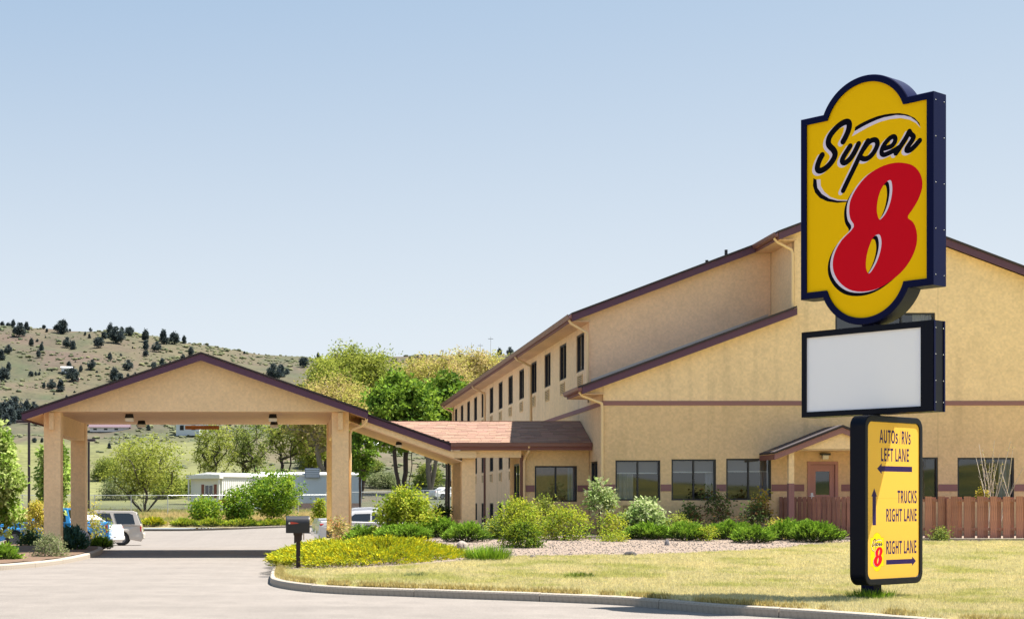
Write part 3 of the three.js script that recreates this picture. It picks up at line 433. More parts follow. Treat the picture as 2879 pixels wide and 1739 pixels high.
// ---------------------------------------------------------------- pylon sign by the road
const INK = '#05040f', YEL = '#f6c000', RED = '#d20a1f', WHT = '#e2d3e0';
function drawLogo(g, X, Y, k) {                                          // X, Y: millimetres on the sign to canvas pixels
  const pen = (pts, w, dx, dy, c) => { g.strokeStyle = c; g.lineWidth = w * k; g.lineCap = g.lineJoin = 'round'; g.beginPath(); const p = pts.map(([x, y]) => [X(x + dx), Y(y + dy)]); g.moveTo(...p[0]); for (let i = 1; i + 1 < p.length; i++) g.quadraticCurveTo(p[i][0], p[i][1], (p[i][0] + p[i + 1][0]) / 2, (p[i][1] + p[i + 1][1]) / 2); g.lineTo(...p[p.length - 1]); g.stroke(); };
  const blob = (list, dx, dy, c) => { g.fillStyle = c; g.beginPath(); for (const pts of list) { const q = new THREE.CatmullRomCurve3(pts.map((p) => V(p[0], p[1], 0)), true, 'centripetal').getPoints(90).map((v) => [X(v.x + dx), Y(v.y + dy)]); g.moveTo(...q[0]); for (const a of q) g.lineTo(...a); g.closePath(); } g.fill('evenodd'); };
  const S = [[745, 2438], [810, 2528], [857, 2646], [851, 2722], [798, 2748], [697, 2724], [589, 2654], [505, 2573], [471, 2482], [493, 2414], [565, 2348], [607, 2276], [589, 2204], [517, 2120], [420, 2056], [323, 2034], [274, 2075], [286, 2149], [329, 2238], [366, 2286]];
  const u = [[869, 2342], [804, 2263], [745, 2188], [721, 2128], [757, 2090], [816, 2101], [887, 2153], [957, 2246], [1016, 2352]];
  const p1 = [[1179, 2370], [1063, 2207], [957, 2014], [840, 1821], [745, 1656]], p2 = [[1100, 2250], [1179, 2334], [1237, 2368], [1317, 2366], [1350, 2303], [1329, 2233], [1260, 2141], [1179, 2092], [1109, 2093], [1040, 2140]];
  const e = [[1454, 2201], [1568, 2201], [1635, 2251], [1652, 2321], [1624, 2362], [1556, 2349], [1466, 2272], [1414, 2187], [1414, 2124], [1454, 2097], [1534, 2114], [1624, 2139], [1714, 2175]];
  const r1 = [[1658, 2092], [1747, 2200], [1836, 2308], [1881, 2387]], r2 = [[1881, 2387], [1903, 2337], [1956, 2300], [1936, 2249], [1881, 2187], [1836, 2133], [1836, 2097], [1892, 2092], [1969, 2140], [2051, 2217]];
  const word = (dx, dy, c) => { for (const [q, w] of [[S, 98], [u, 88], [p1, 82], [p2, 82], [e, 76], [r1, 82], [r2, 80]]) pen(q, w, dx, dy, c); };
  const fill = (pts, c) => { g.fillStyle = c; g.beginPath(); pts.forEach((p, i) => i ? g.lineTo(X(p[0]), Y(p[1])) : g.moveTo(X(p[0]), Y(p[1]))); g.closePath(); g.fill(); };
  fill([[946, 2564], [1109, 2625], [1225, 2652], [1340, 2676], [1454, 2688], [1658, 2684], [1792, 2653], [1903, 2606], [2002, 2520], [2070, 2398], [1991, 2494], [1881, 2567], [1736, 2620], [1568, 2637], [1397, 2628], [1280, 2606], [1167, 2577], [899, 2490]], WHT);
  fill([[957, 2627], [1030, 2656], [1109, 2680], [1225, 2706], [1340, 2724], [1460, 2728], [1568, 2722], [1714, 2700], [1847, 2653], [1969, 2575], [2046, 2484], [2076, 2376], [2062, 2430], [2002, 2518], [1903, 2604], [1792, 2651], [1658, 2682], [1454, 2686], [1340, 2672], [1225, 2648], [1109, 2618], [946, 2564]], INK);
  fill([[262, 1909], [280, 1771], [359, 1662], [493, 1566], [637, 1512], [804, 1481], [1000, 1480], [1000, 1497], [810, 1497], [661, 1524], [517, 1589], [408, 1687], [341, 1794], [335, 1903]], WHT);
  fill([[206, 1940], [198, 1817], [237, 1702], [323, 1603], [457, 1529], [637, 1478], [804, 1466], [1000, 1470], [1000, 1484], [804, 1483], [637, 1512], [493, 1568], [359, 1662], [280, 1771], [262, 1909]], INK);
  word(-46, -26, WHT); word(0, 0, INK);
  const eight = [[[1755, 1928], [1942, 1852], [2060, 1707], [2097, 1529], [2043, 1349], [1942, 1191], [1854, 1075], [1942, 986], [2001, 837], [2001, 648], [1925, 453], [1789, 280], [1600, 143], [1373, 40], [1125, 10], [874, 61], [691, 195], [581, 372], [559, 539], [609, 714], [728, 879], [937, 1063], [874, 1186], [852, 1319], [874, 1479], [982, 1657], [1161, 1823], [1373, 1916], [1583, 1948]],
    [[1565, 1690], [1596, 1576], [1565, 1358], [1478, 1180], [1382, 1105], [1338, 1216], [1342, 1376], [1400, 1559], [1496, 1672]], [[1373, 874], [1412, 773], [1391, 599], [1303, 401], [1197, 285], [1152, 355], [1152, 532], [1206, 719], [1285, 854]]];
  blob(eight, -90, -62, INK); blob(eight, -46, -16, WHT); blob(eight, 0, 0, RED);
}
const canvasTex = (c) => { const t = new THREE.CanvasTexture(c); t.colorSpace = THREE.SRGBColorSpace; return t; };
{
  const base = V(9.04, 0.12, -24.71), sign = thing('pylon_sign', 'tall black roadside pole with yellow shield sign, blank white board and lane direction panel', 'sign', base.x, base.y, base.z);
  const gloss = (c, s) => new THREE.MeshPhysicalMaterial({ color: new THREE.Color().setRGB(...c), roughness: 0.4, specularIntensity: s, side: THREE.DoubleSide }), navy = gloss([0.003, 0.005, 0.036], 0.14), blackM = gloss([0.003, 0.004, 0.01], 0.25);
  part('pole', G().add(boxGeo(0.22, 0.9, 0.22), 0, 0, 0, 0, -0.8975, 0).add(boxGeo(0.2, 4.2, 0.2), 0, 2.5, 0, 0, -0.8975, 0).geometry(), navy, sign);
  const cabinet = (name, x, y, z, turn) => { const g = new THREE.Group(); g.name = name; g.position.set(x - base.x, y - base.y, z - base.z); g.rotation.y = turn; sign.add(g); return g; };
  // shield: straight sides, a round crown above and below
  const shield = (b) => {
    const s = new THREE.Shape(), W = 2.277, H = 2.91, R = 0.785 - b, cy = [2.605, 0.285], yl = [b, H - b], half = (y, c) => Math.sqrt(Math.max(0.01, R * R - (y - c) ** 2)), c = 1.135;
    const a1 = half(yl[1], cy[0]), a0 = half(yl[0], cy[1]);
    s.moveTo(b, yl[0]); s.lineTo(b, yl[1]); s.lineTo(c - a1, yl[1]);
    s.absarc(c, cy[0], R, Math.PI - Math.atan2(yl[1] - cy[0], a1), Math.atan2(yl[1] - cy[0], a1), true);
    s.lineTo(W - b, yl[1]); s.lineTo(W - b, yl[0]); s.lineTo(c + a0, yl[0]);
    s.absarc(c, cy[1], R, Math.atan2(yl[0] - cy[1], a0), -Math.PI - Math.atan2(yl[0] - cy[1], a0), true);
    s.lineTo(b, yl[0]); return s;
  };
  const cab = cabinet('sign_cabinet', 8.19, 4.975, -25.49, -0.8975);                       // its own x runs along the sign's face
  const out = shield(0), inn = shield(0.095); out.holes.push(new THREE.Path(inn.getPoints(30)));
  const ring = new THREE.ExtrudeGeometry(out, { depth: 0.36, bevelEnabled: true, bevelSize: 0.012, bevelThickness: 0.012, bevelSegments: 1, curveSegments: 40 }); ring.translate(0, 0, -0.36);
  part('cabinet_frame', ring, navy, cab);
  const cv = document.createElement('canvas'); cv.width = 1024; cv.height = 1763; const g = cv.getContext('2d'), k = 1024 / 2277; g.fillStyle = YEL; g.fillRect(0, 0, 1024, 1763); drawLogo(g, (x) => x * k, (y) => (3400 - y) * k, k);
  const face = new THREE.ShapeGeometry(shield(0.09), 40), uv = face.attributes.uv, ps = face.attributes.position; for (let i = 0; i < uv.count; i++) uv.setXY(i, ps.getX(i) / 2.277, (ps.getY(i) + 0.52) / 3.92);
  const fm = new THREE.MeshPhysicalMaterial({ map: canvasTex(cv), roughness: 0.5, specularIntensity: 0.12, side: THREE.DoubleSide });
  part('sign_face', face.clone().translate(0, 0, -0.02), fm, cab); part('sign_back', face.clone().translate(0, 0, -0.34), mat([0.8, 0.5, 0.02], 0.5), cab);
  const rv = G(); for (const y of [0.15, 0.85, 1.55, 2.25, 2.8]) for (const z of [-0.06, -0.3]) rv.add(new THREE.SphereGeometry(0.007, 6, 4), 2.29, y, z); part('rivet', rv.geometry(), M.white, cab).userData.kind = 'stuff';
  // blank message board
  const mc = cabinet('message_cabinet', 8.19, 3.05, -25.49, -0.8975), W2 = 2.277, H2 = 1.385;
  part('cabinet_frame', prism(rect(0, W2, 0, H2), 0.36, [rect(0.08, W2 - 0.2, 0.085, H2 - 0.095)]), blackM, mc); part('side_channel', G().box(W2 + 0.001, W2 + 0.012, 0, H2, -0.02, -0.06).box(W2 + 0.001, W2 + 0.012, 0, H2, -0.3, -0.34).geometry(), navy, mc);
  part('message_face', G().box(0.08, W2 - 0.2, 0.085, H2 - 0.095, -0.03, -0.05).geometry(), mat([0.92, 0.89, 0.89], 0.5), mc);
  const rw = G(); for (const y of [0.14, 0.47, 0.87, 1.27]) for (const z of [-0.07, -0.29]) rw.add(new THREE.SphereGeometry(0.007, 6, 4), W2 + 0.008, y, z); part('rivet', rw.geometry(), M.white, mc).userData.kind = 'stuff';
  // lane panel, turned square to the boards above
  const lw = 1.64, lh = 2.6, ln = cabinet('lane_cabinet', 9.24 + 0.624 * 0.125, 0.4, -24.57 + 0.78 * 0.125, 0.6745), round = (w, h, r, x0, y0) => { const s = new THREE.Shape(); s.moveTo(x0 + r, y0); s.lineTo(x0 + w - r, y0); s.absarc(x0 + w - r, y0 + r, r, -Math.PI / 2, 0); s.lineTo(x0 + w, y0 + h - r); s.absarc(x0 + w - r, y0 + h - r, r, 0, Math.PI / 2); s.lineTo(x0 + r, y0 + h); s.absarc(x0 + r, y0 + h - r, r, Math.PI / 2, Math.PI); s.lineTo(x0, y0 + r); s.absarc(x0 + r, y0 + r, r, Math.PI, Math.PI * 1.5); return s; };
  const o2 = round(lw, lh, 0.17, -lw / 2, 0); o2.holes.push(new THREE.Path(round(lw - 0.13, lh - 0.15, 0.12, -lw / 2 + 0.065, 0.075).getPoints(10)));
  const lr = new THREE.ExtrudeGeometry(o2, { depth: 0.24, bevelEnabled: true, bevelSize: 0.012, bevelThickness: 0.012, bevelSegments: 2, curveSegments: 12 }); lr.translate(0, 0, -0.25); part('cabinet_frame', lr, blackM, ln);
  const c2 = document.createElement('canvas'), cw = 1024, ch = 1680; c2.width = cw; c2.height = ch; const q = c2.getContext('2d'); q.fillStyle = '#dfb04a'; q.fillRect(0, 0, cw, ch); q.fillStyle = '#2a1c52';
  const u = (x) => x * cw, v = (y) => y * ch;
  const word = (s, x0, x1, y0, y1) => { q.font = 'bold 200px sans-serif'; const m = q.measureText(s), caps = 143; q.save(); q.translate(u(x0), v(y1)); q.scale(u(x1 - x0) / m.width, v(y1 - y0) / caps); q.fillText(s, 0, 0); q.restore(); };
  const poly = (pts) => { q.beginPath(); pts.forEach((p, i) => i ? q.lineTo(u(p[0]), v(p[1])) : q.moveTo(u(p[0]), v(p[1]))); q.closePath(); q.fill(); };
  word('AUTOs', 0.235, 0.585, 0.055, 0.138); word('RVs', 0.645, 0.83, 0.057, 0.14); q.font = '200px sans-serif'; q.lineWidth = 5; q.strokeStyle = '#2a1c52'; q.beginPath(); q.moveTo(u(0.605), v(0.145)); q.lineTo(u(0.632), v(0.055)); q.stroke();
  word('LEFT LANE', 0.255, 0.8, 0.17, 0.253); poly([[0.19, 0.3], [0.275, 0.267], [0.275, 0.283], [0.855, 0.283], [0.855, 0.317], [0.275, 0.317], [0.275, 0.333]]);
  poly([[0.138, 0.424], [0.19, 0.475], [0.17, 0.475], [0.17, 0.656], [0.106, 0.656], [0.106, 0.475], [0.086, 0.475]]);
  word('TRUCKS', 0.572, 0.95, 0.436, 0.517); word('RIGHT LANE', 0.352, 0.95, 0.553, 0.634); word('RIGHT LANE', 0.352, 0.945, 0.757, 0.84);
  poly([[0.36, 0.876], [0.855, 0.876], [0.855, 0.861], [0.93, 0.89], [0.855, 0.921], [0.855, 0.906], [0.36, 0.906]]);
  { // small copy of the shield emblem
    const x0 = u(0.067), x1 = u(0.313), kk = (x1 - x0) / 2277, ky = v(0.915 - 0.733) / 2910, X = (x) => x0 + x * kk, Y = (y) => v(0.915) - y * ky; q.fillStyle = '#f3cb10'; q.strokeStyle = '#6d5a10'; q.lineWidth = 2;
    q.beginPath(); q.rect(x0, v(0.733), x1 - x0, v(0.182)); q.fill(); q.stroke(); q.beginPath(); q.ellipse(X(1135), Y(2605), 760 * kk, 785 * ky, 0, 0, 7); q.fill(); q.beginPath(); q.ellipse(X(1135), Y(285), 760 * kk, 785 * ky, 0, 0, 7); q.fill();
    q.beginPath(); q.ellipse(X(1135), Y(2605), 760 * kk, 785 * ky, 0, Math.PI * 1.11, Math.PI * 1.89); q.stroke(); q.beginPath(); q.ellipse(X(1135), Y(285), 760 * kk, 785 * ky, 0, Math.PI * 0.11, Math.PI * 0.89); q.stroke();
    drawLogo(q, X, Y, (kk + ky) / 2);
  }
  q.fillStyle = 'rgba(120,80,10,.35)'; q.fillRect(0, v(0.487), cw, 2);
  const lf = new THREE.ShapeGeometry(round(lw - 0.12, lh - 0.14, 0.12, -lw / 2 + 0.06, 0.07), 12), lu = lf.attributes.uv, lp = lf.attributes.position; for (let i = 0; i < lu.count; i++) lu.setXY(i, (lp.getX(i) + lw / 2 - 0.06) / (lw - 0.12), (lp.getY(i) - 0.07) / (lh - 0.14));
  part('lane_face', lf.clone().translate(0, 0, -0.015), new THREE.MeshPhysicalMaterial({ map: canvasTex(c2), roughness: 0.5, specularIntensity: 0.15, side: THREE.DoubleSide }), ln); part('lane_back', lf.clone().translate(0, 0, -0.235), mat([0.8, 0.45, 0.03], 0.5), ln);
}

// ---------------------------------------------------------------- mailbox
{
  const x = -0.03, Z = 35.4, y = lawnY(x, Z), o = thing('mailbox', 'black metal mailbox with small red flag on a dark wooden post', 'mailbox', x, y, -Z), s = new THREE.Shape();
  s.moveTo(-0.16, 0); s.lineTo(0.16, 0); s.lineTo(0.16, 0.2); s.absarc(0, 0.2, 0.16, 0, Math.PI); s.lineTo(-0.16, 0);
  const wood = mat([0.035, 0.022, 0.022], 0.85);
  part('box', new THREE.ExtrudeGeometry(s, { depth: 0.5, bevelEnabled: true, bevelSize: 0.012, bevelThickness: 0.02, bevelSegments: 2, curveSegments: 14 }).rotateY(Math.PI / 2).translate(-0.25, 0.84, 0), mat([0.012, 0.012, 0.016], 0.42), o);
  part('flag', G().add(prism([[-0.18, 0.02], [-0.14, 0.035], [-0.02, 0.012], [0.02, 0], [-0.02, -0.01], [-0.14, -0.02], [-0.18, -0.02]], 0.006), 0, 1.05, 0.18).geometry(), mat([0.5, 0.05, 0.025], 0.5), o); part('flag_pivot', new THREE.CylinderGeometry(0.022, 0.022, 0.02, 12).rotateX(Math.PI / 2).translate(-0.19, 1.05, 0.176), M.lens, o);
  part('post', new RoundedBoxGeometry(0.095, 1.0, 0.095, 2, 0.008).translate(0.01, 0.35, 0), wood, o);
  part('bracket', G().box(-0.1, 0.11, 0.78, 0.83, 0.12, -0.12).add(prism([[-0.085, 0.78], [0.095, 0.78], [0.095, 0.68], [0.05, 0.62], [-0.04, 0.62], [-0.05, 0.6], [-0.085, 0.6]], 0.06), 0, 0, 0.08).geometry(), wood, o); part('tag', G().box(0.125, 0.145, 0.67, 0.83, 0.03, 0.02).geometry(), mat([0.3, 0.2, 0.1], 0.8), o);
}

// ---------------------------------------------------------------- wooden fence round the porch yard
{
  const woodMap = tex(256, 0.9, (u, v) => { const k = 0.78 + 0.4 * fbm(u * 60, v * 4, 4, 111, 3) * 1; return [240 * k, 232 * k, 228 * k]; });
  const woods = [0, 1, 2, 3].map((i) => mat([0.35 + 0.045 * i, 0.175 + 0.02 * i, 0.135 + 0.014 * i], 0.85, { map: woodMap })), rail = woods[0], r = rng(21);
  function fence(label, a, b, w, pitch, back) {
    const L = Math.hypot(b[0] - a[0], b[1] - a[1]), o = thing('wooden_fence', label, 'fence', a[0], 0, -a[1], Math.atan2(b[1] - a[1], b[0] - a[0])), y0 = (s) => lawnY(lerp(a[0], b[0], s / L), lerp(a[1], b[1], s / L)) + 0.06, top = 1.87;
    let s = 0.05; while (s < L) {
      const h = (0.004 + 0.02 * r()), y = y0(s), bw = w * (0.95 + 0.1 * r());
      part('picket', G().box(-bw / 2, bw / 2, y, top - h, 0.05, 0.03).geometry(), woods[(r() * 4) | 0], o).position.set(s, 0, 0); const m = o.children[o.children.length - 1]; m.rotation.z = (r() - 0.5) * 0.012;
      part('picket', G().box(-back / 2, back / 2, y, top - 0.02 - h, -0.03, -0.05).geometry(), woods[(r() * 4) | 0], o).position.set(s + pitch / 2, 0, 0);
      s += pitch;
    }
    for (const f of [0.2, 0.86]) part('rail', prism([[0, lerp(y0(0), top, f)], [L, lerp(y0(L), top, f)], [L, lerp(y0(L), top, f) + 0.08], [0, lerp(y0(0), top, f) + 0.08]], 0.056).translate(0, 0, 0.028), rail, o);
    for (let k = 0; k <= L; k += 2.4) part('fence_post', G().box(-0.05, 0.05, y0(k) - 0.3, top - 0.05, -0.06, -0.16).geometry(), rail, o).position.x = k;
    return o;
  }
  fence('reddish brown wooden fence beside the porch, seen at a slant with close pickets', [14.75, 47.9], [17.0, 44.35], 0.125, 0.178, 0.1);
  const f2 = fence('brown wooden board fence right of the pole sign below the windows', [17.02, 44.3], [25, 44.3], 0.2, 0.37, 0.115);
  part('gate_post', G().box(1.27, 1.38, 0.3, 1.79, 0.16, 0.06).geometry(), woods[1], f2);
}

// ---------------------------------------------------------------- vehicles: nose towards +x, base at the ground
const paint = (c) => new THREE.MeshPhysicalMaterial({ color: new THREE.Color().setRGB(...c), roughness: 0.35, clearcoat: 1, clearcoatRoughness: 0.05, side: THREE.DoubleSide });
const rimMat = mat([0.16, 0.16, 0.17], 0.4, { metalness: 0.6 }), redLamp = new THREE.MeshPhysicalMaterial({ color: new THREE.Color(0.55, 0.01, 0.012), roughness: 0.15, clearcoat: 1 }), clearLamp = new THREE.MeshPhysicalMaterial({ color: new THREE.Color(0.6, 0.6, 0.58), roughness: 0.1, clearcoat: 1 });
function vehicle(name, label, category, x, Z, turn, c, kind) {
  const o = thing(name, label, category, x, groundY(x, Z), -Z, turn), suv = kind === 'suv', pick = kind === 'pickup', L = suv ? 4.9 : pick ? 4.95 : 4.65, W = suv ? 1.84 : 1.78, hw = W / 2, wr = suv || pick ? 0.37 : 0.32, belt = suv || pick ? 1.06 : 0.93, roof = suv ? 1.8 : pick ? 1.7 : 1.45, ax = [L * 0.31, -L * 0.285];
  const arch = (cx, y) => { const r = []; for (let i = 0; i <= 10; i++) { const a = Math.PI * (1 - i / 10); r.push([cx - (wr + 0.07) * Math.cos(a) * -1, wr + (wr + 0.07) * Math.sin(a)]); } return r.filter((p) => p[1] > y); };
  const h = L / 2, bot = 0.27, side = suv ? [[h, 0.5], [h - 0.03, 0.78], [h - 0.15, 0.92], [h * 0.46, belt + 0.02], [-h + 0.1, belt + 0.02], [-h + 0.02, 0.72], [-h, 0.68], [-h, 0.42], [-h + 0.08, bot]] : pick ? [[h, 0.5], [h - 0.05, 0.85], [h - 0.2, 0.96], [h * 0.42, belt], [-h + 0.02, belt], [-h, 0.5], [-h + 0.05, bot + 0.1]] : [[h, 0.45], [h - 0.06, 0.66], [h - 0.35, 0.78], [h * 0.4, belt], [-h * 0.62, belt + 0.05], [-h + 0.1, belt + 0.04], [-h + 0.02, 0.8], [-h, 0.5], [-h + 0.1, bot]];
  const under = [...arch(ax[1], bot), ...arch(ax[0], bot)];
  const g = new THREE.ExtrudeGeometry(new THREE.Shape([...side, ...under, [h - 0.12, bot]].map((p) => new THREE.Vector2(...p))), { depth: W - 0.12, bevelEnabled: true, bevelSize: 0.05, bevelThickness: 0.06, bevelSegments: 4 }); g.translate(0, 0, -hw + 0.06);
  const bp = g.attributes.position; for (let i = 0; i < bp.count; i++) { const px = bp.getX(i), f = smooth(h * 0.62, h, Math.abs(px)); bp.setZ(i, bp.getZ(i) * (1 - 0.1 * f) * (1 - 0.05 * smooth(0.75, belt, bp.getY(i)))); } g.computeVertexNormals();
  part('body', g, paint(c), o);
  const cab = suv ? [[h * 0.42, belt], [h * 0.16, roof - 0.06], [0, roof], [-h * 0.8, roof - 0.03], [-h * 0.86, roof - 0.1], [-h + 0.09, belt]] : pick ? [[h * 0.38, belt], [h * 0.14, roof - 0.05], [0.1, roof], [-h * 0.28, roof - 0.02], [-h * 0.34, belt]] : [[h * 0.38, belt], [h * 0.1, roof - 0.06], [-h * 0.08, roof], [-h * 0.36, roof - 0.03], [-h * 0.72, belt + 0.04]];
  const zAt = (y) => (hw - 0.07) * (1 - 0.24 * clamp((y - belt) / (roof - belt), 0, 1.1) * 0.75);
  const k = new THREE.ExtrudeGeometry(new THREE.Shape(cab.map((p) => new THREE.Vector2(...p))), { depth: 2, bevelEnabled: true, bevelSize: 0.02, bevelThickness: 0.02, bevelSegments: 2 }); k.translate(0, 0, -1);
  const kp = k.attributes.position; for (let i = 0; i < kp.count; i++) kp.setZ(i, kp.getZ(i) * zAt(kp.getY(i))); k.computeVertexNormals();
  part('cabin', k, paint(c), o);
  const cx = cab.reduce((a, p) => a + p[0], 0) / cab.length, pane = (pts) => { for (const s of [1, -1]) { const q = prism(pts, 0.012), p = q.attributes.position; for (let i = 0; i < p.count; i++) p.setZ(i, s * (zAt(p.getY(i)) * 1.02 + 0.01 + p.getZ(i) * 0.3)); q.computeVertexNormals(); part('side_window', q, carGlass, o); } };
  const y0 = belt + 0.05, y1 = roof - 0.13;
  if (suv) { pane([[h * 0.3, y0], [h * 0.13, y1], [-0.02, y1], [-0.02, y0]]); pane([[-0.1, y0], [-0.1, y1], [-h * 0.32, y1], [-h * 0.4, y0]]); pane([[-h * 0.47, y0], [-h * 0.4, y1], [-h * 0.72, y1], [-h * 0.8, y1 - 0.08], [-h * 0.85, y0]]); }
  else if (pick) pane([[h * 0.3, y0], [h * 0.12, y1], [-h * 0.25, y1], [-h * 0.27, y0]]);
  else { pane([[h * 0.29, y0], [h * 0.08, y1], [-0.1, y1 + 0.02], [-0.12, y0]]); pane([[-0.2, y0], [-0.17, y1 + 0.02], [-h * 0.36, y1], [-h * 0.55, y0 + 0.04]]); }
  const sheet = (p, q, name) => { const za = zAt(p[1]) - 0.1, zb = zAt(q[1]) - 0.1, d = Math.sign(p[0] - cx) * 0.03; part(name, G().quad([p[0] + d, p[1], -za], [p[0] + d, p[1], za], [q[0] + d, q[1], zb], [q[0] + d, q[1], -zb]).geometry(), carGlass, o); };
  const a = cab[0], b = cab[1], e = cab[cab.length - 1], d = cab[cab.length - 2], mixp = (p, q, t) => [lerp(p[0], q[0], t), lerp(p[1], q[1], t)];
  sheet(mixp(a, b, 0.08), mixp(a, b, 0.92), 'windscreen'); sheet(mixp(e, d, 0.12), mixp(e, d, 0.9), 'rear_window');
  for (const s of [1, -1]) {
    const lampY = suv ? [0.72, 1.0] : pick ? [0.62, 0.98] : [0.72, 0.92], lx = suv || pick ? 0.1 : 0.18;
    part('tail_lamp', new RoundedBoxGeometry(lx, lampY[1] - lampY[0], suv || pick ? 0.16 : 0.36, 2, 0.03).translate(-h + 0.06 + lx * 0.2, (lampY[0] + lampY[1]) / 2, s * (hw * 0.9 - (suv || pick ? 0.09 : 0.19))), redLamp, o);
    part('headlamp', new RoundedBoxGeometry(0.22, 0.16, 0.32, 2, 0.04).translate(h - 0.14, 0.7, s * (hw * 0.86 - 0.17)), clearLamp, o);
    for (const wx of ax) {
      const w = part('wheel', new THREE.TorusGeometry(wr - 0.09, 0.1, 8, 22).scale(1, 1, 1.05).translate(0, 0, 0), M.rubber, o); w.position.set(wx, wr, s * (hw - 0.13));
      part('rim', new THREE.CylinderGeometry(wr - 0.13, wr - 0.13, 0.16, 18).rotateX(Math.PI / 2), rimMat, w);
    }
    if (kind !== 'far') { part('door_handle', G().box(-h * 0.12 - 0.1, -h * 0.12 + 0.08, belt - 0.13, belt - 0.09, s * (hw + 0.012), s * (hw - 0.03)).geometry(), M.black, o); part('wing_mirror', new RoundedBoxGeometry(0.12, 0.12, 0.2, 2, 0.03).translate(h * 0.29, belt + 0.08, s * (hw + 0.06)), paint(c), o); }
  }
  part('bumper', new RoundedBoxGeometry(0.16, suv ? 0.3 : 0.2, W * 0.9, 2, 0.05).translate(-h - 0.0, suv ? 0.5 : 0.42, 0), suv ? mat([0.46, 0.42, 0.36], 0.5) : paint(c), o);
  if (suv) { for (const s of [1, -1]) part('roof_rail', G().bar(V(-h * 0.7, roof + 0.05, s * 0.6), V(0, roof + 0.06, s * 0.6), 0.018, 0.018, 6).geometry(), M.black, o); }
  if (pick) part('cargo_bed', G().box(-h + 0.08, -h * 0.36, 0.7, belt + 0.005, hw - 0.15, -hw + 0.15).geometry(), M.dark, o);
  part('number_plate', G().box(-h - 0.1, -h - 0.085, 0.5, 0.62, 0.16, -0.16).geometry(), M.white, o);
  return o;
}
vehicle('parked_suv', 'pale beige sport utility vehicle parked beyond the left canopy column, dark side windows', 'car', -10.55, 81, Math.PI + 0.06, [0.5, 0.45, 0.4], 'suv');
vehicle('parked_car', 'white car with red tail lamps parked in front of the beige utility vehicle', 'car', -10.25, 70.5, Math.PI - 0.55, [0.72, 0.71, 0.7], 'sedan');
vehicle('pickup_truck', 'bright blue pickup truck half hidden by shrubs at the left edge', 'truck', -10.7, 68, Math.PI + 0.02, [0.02, 0.24, 0.6], 'pickup');
vehicle('parked_car', 'silver white sedan behind the right canopy column and the lime bush', 'car', 3.1, 66.5, 0.1, [0.66, 0.66, 0.68], 'sedan');
vehicle('parked_car', 'silver grey car parked just behind the white sedan on the right', 'car', 3.3, 70.5, 0.1, [0.4, 0.41, 0.45], 'sedan').scale.setScalar(1.12);
{ const p = onLand(1250, 1402, hillY, 150, 400); vehicle('parked_car', 'distant white car on the slope seen left of the breezeway column', 'car', p[0] + 0.4, -p[2], 0.5, [0.75, 0.74, 0.74], 'far'); }
{ const p = onLand(1262, 1366, hillY, 150, 400); vehicle('pickup_truck', 'distant dark pickup above the white car near the breezeway column', 'truck', p[0] + 1.5, -p[2], 0.3, [0.03, 0.035, 0.05], 'pickup'); }
{ const p = onLand(1042, 1256, hillY, 150, 500); vehicle('parked_car', 'tiny distant white car on the slope right of the canopy column', 'car', p[0], -p[2], 0.4, [0.7, 0.7, 0.72], 'far'); }
{ const p = onLand(1068, 1250, hillY, 150, 500); vehicle('parked_car', 'tiny distant dark car on the slope beneath the breezeway fascia', 'car', p[0], -p[2], 2.9, [0.06, 0.07, 0.1], 'far'); }

// ---------------------------------------------------------------- mobile homes, chain-link fence, lamp posts, far houses, poles
function mobileHome(label, x, Z, turn, L, W, wallM, roofM, skirtM, front) {
  const y = hillY(x, Z), o = thing('mobile_home', label, 'mobile home', x, y - 0.15, -Z, turn), H = 3.45, b = 0.75;   // own x along its length, its front end at x = 0
  part('wall', G().box(0, L, b, H, W / 2, -W / 2).geometry(), wallM, o);
  part('roof', new THREE.ExtrudeGeometry(new THREE.Shape([[-W / 2 - 0.12, H], [W / 2 + 0.12, H], [W / 2 + 0.12, H + 0.16], [0, H + 0.42], [-W / 2 - 0.12, H + 0.16]].map((p) => new THREE.Vector2(...p))), { depth: L + 0.3, bevelEnabled: false }).rotateY(Math.PI / 2).translate(-0.15, 0, 0), roofM, o);
  part('skirting', G().box(0.05, L - 0.05, -0.7, b, W / 2 - 0.06, -W / 2 + 0.06).geometry(), skirtM, o);
  const rib = G(); for (let s = 0.2; s < L; s += 0.28) rib.box(s, s + 0.05, b, H - 0.12, W / 2 + 0.03, W / 2); part('siding_ribs', rib.geometry(), wallM, o).userData.kind = 'stuff';
  return [o, b, H];
}
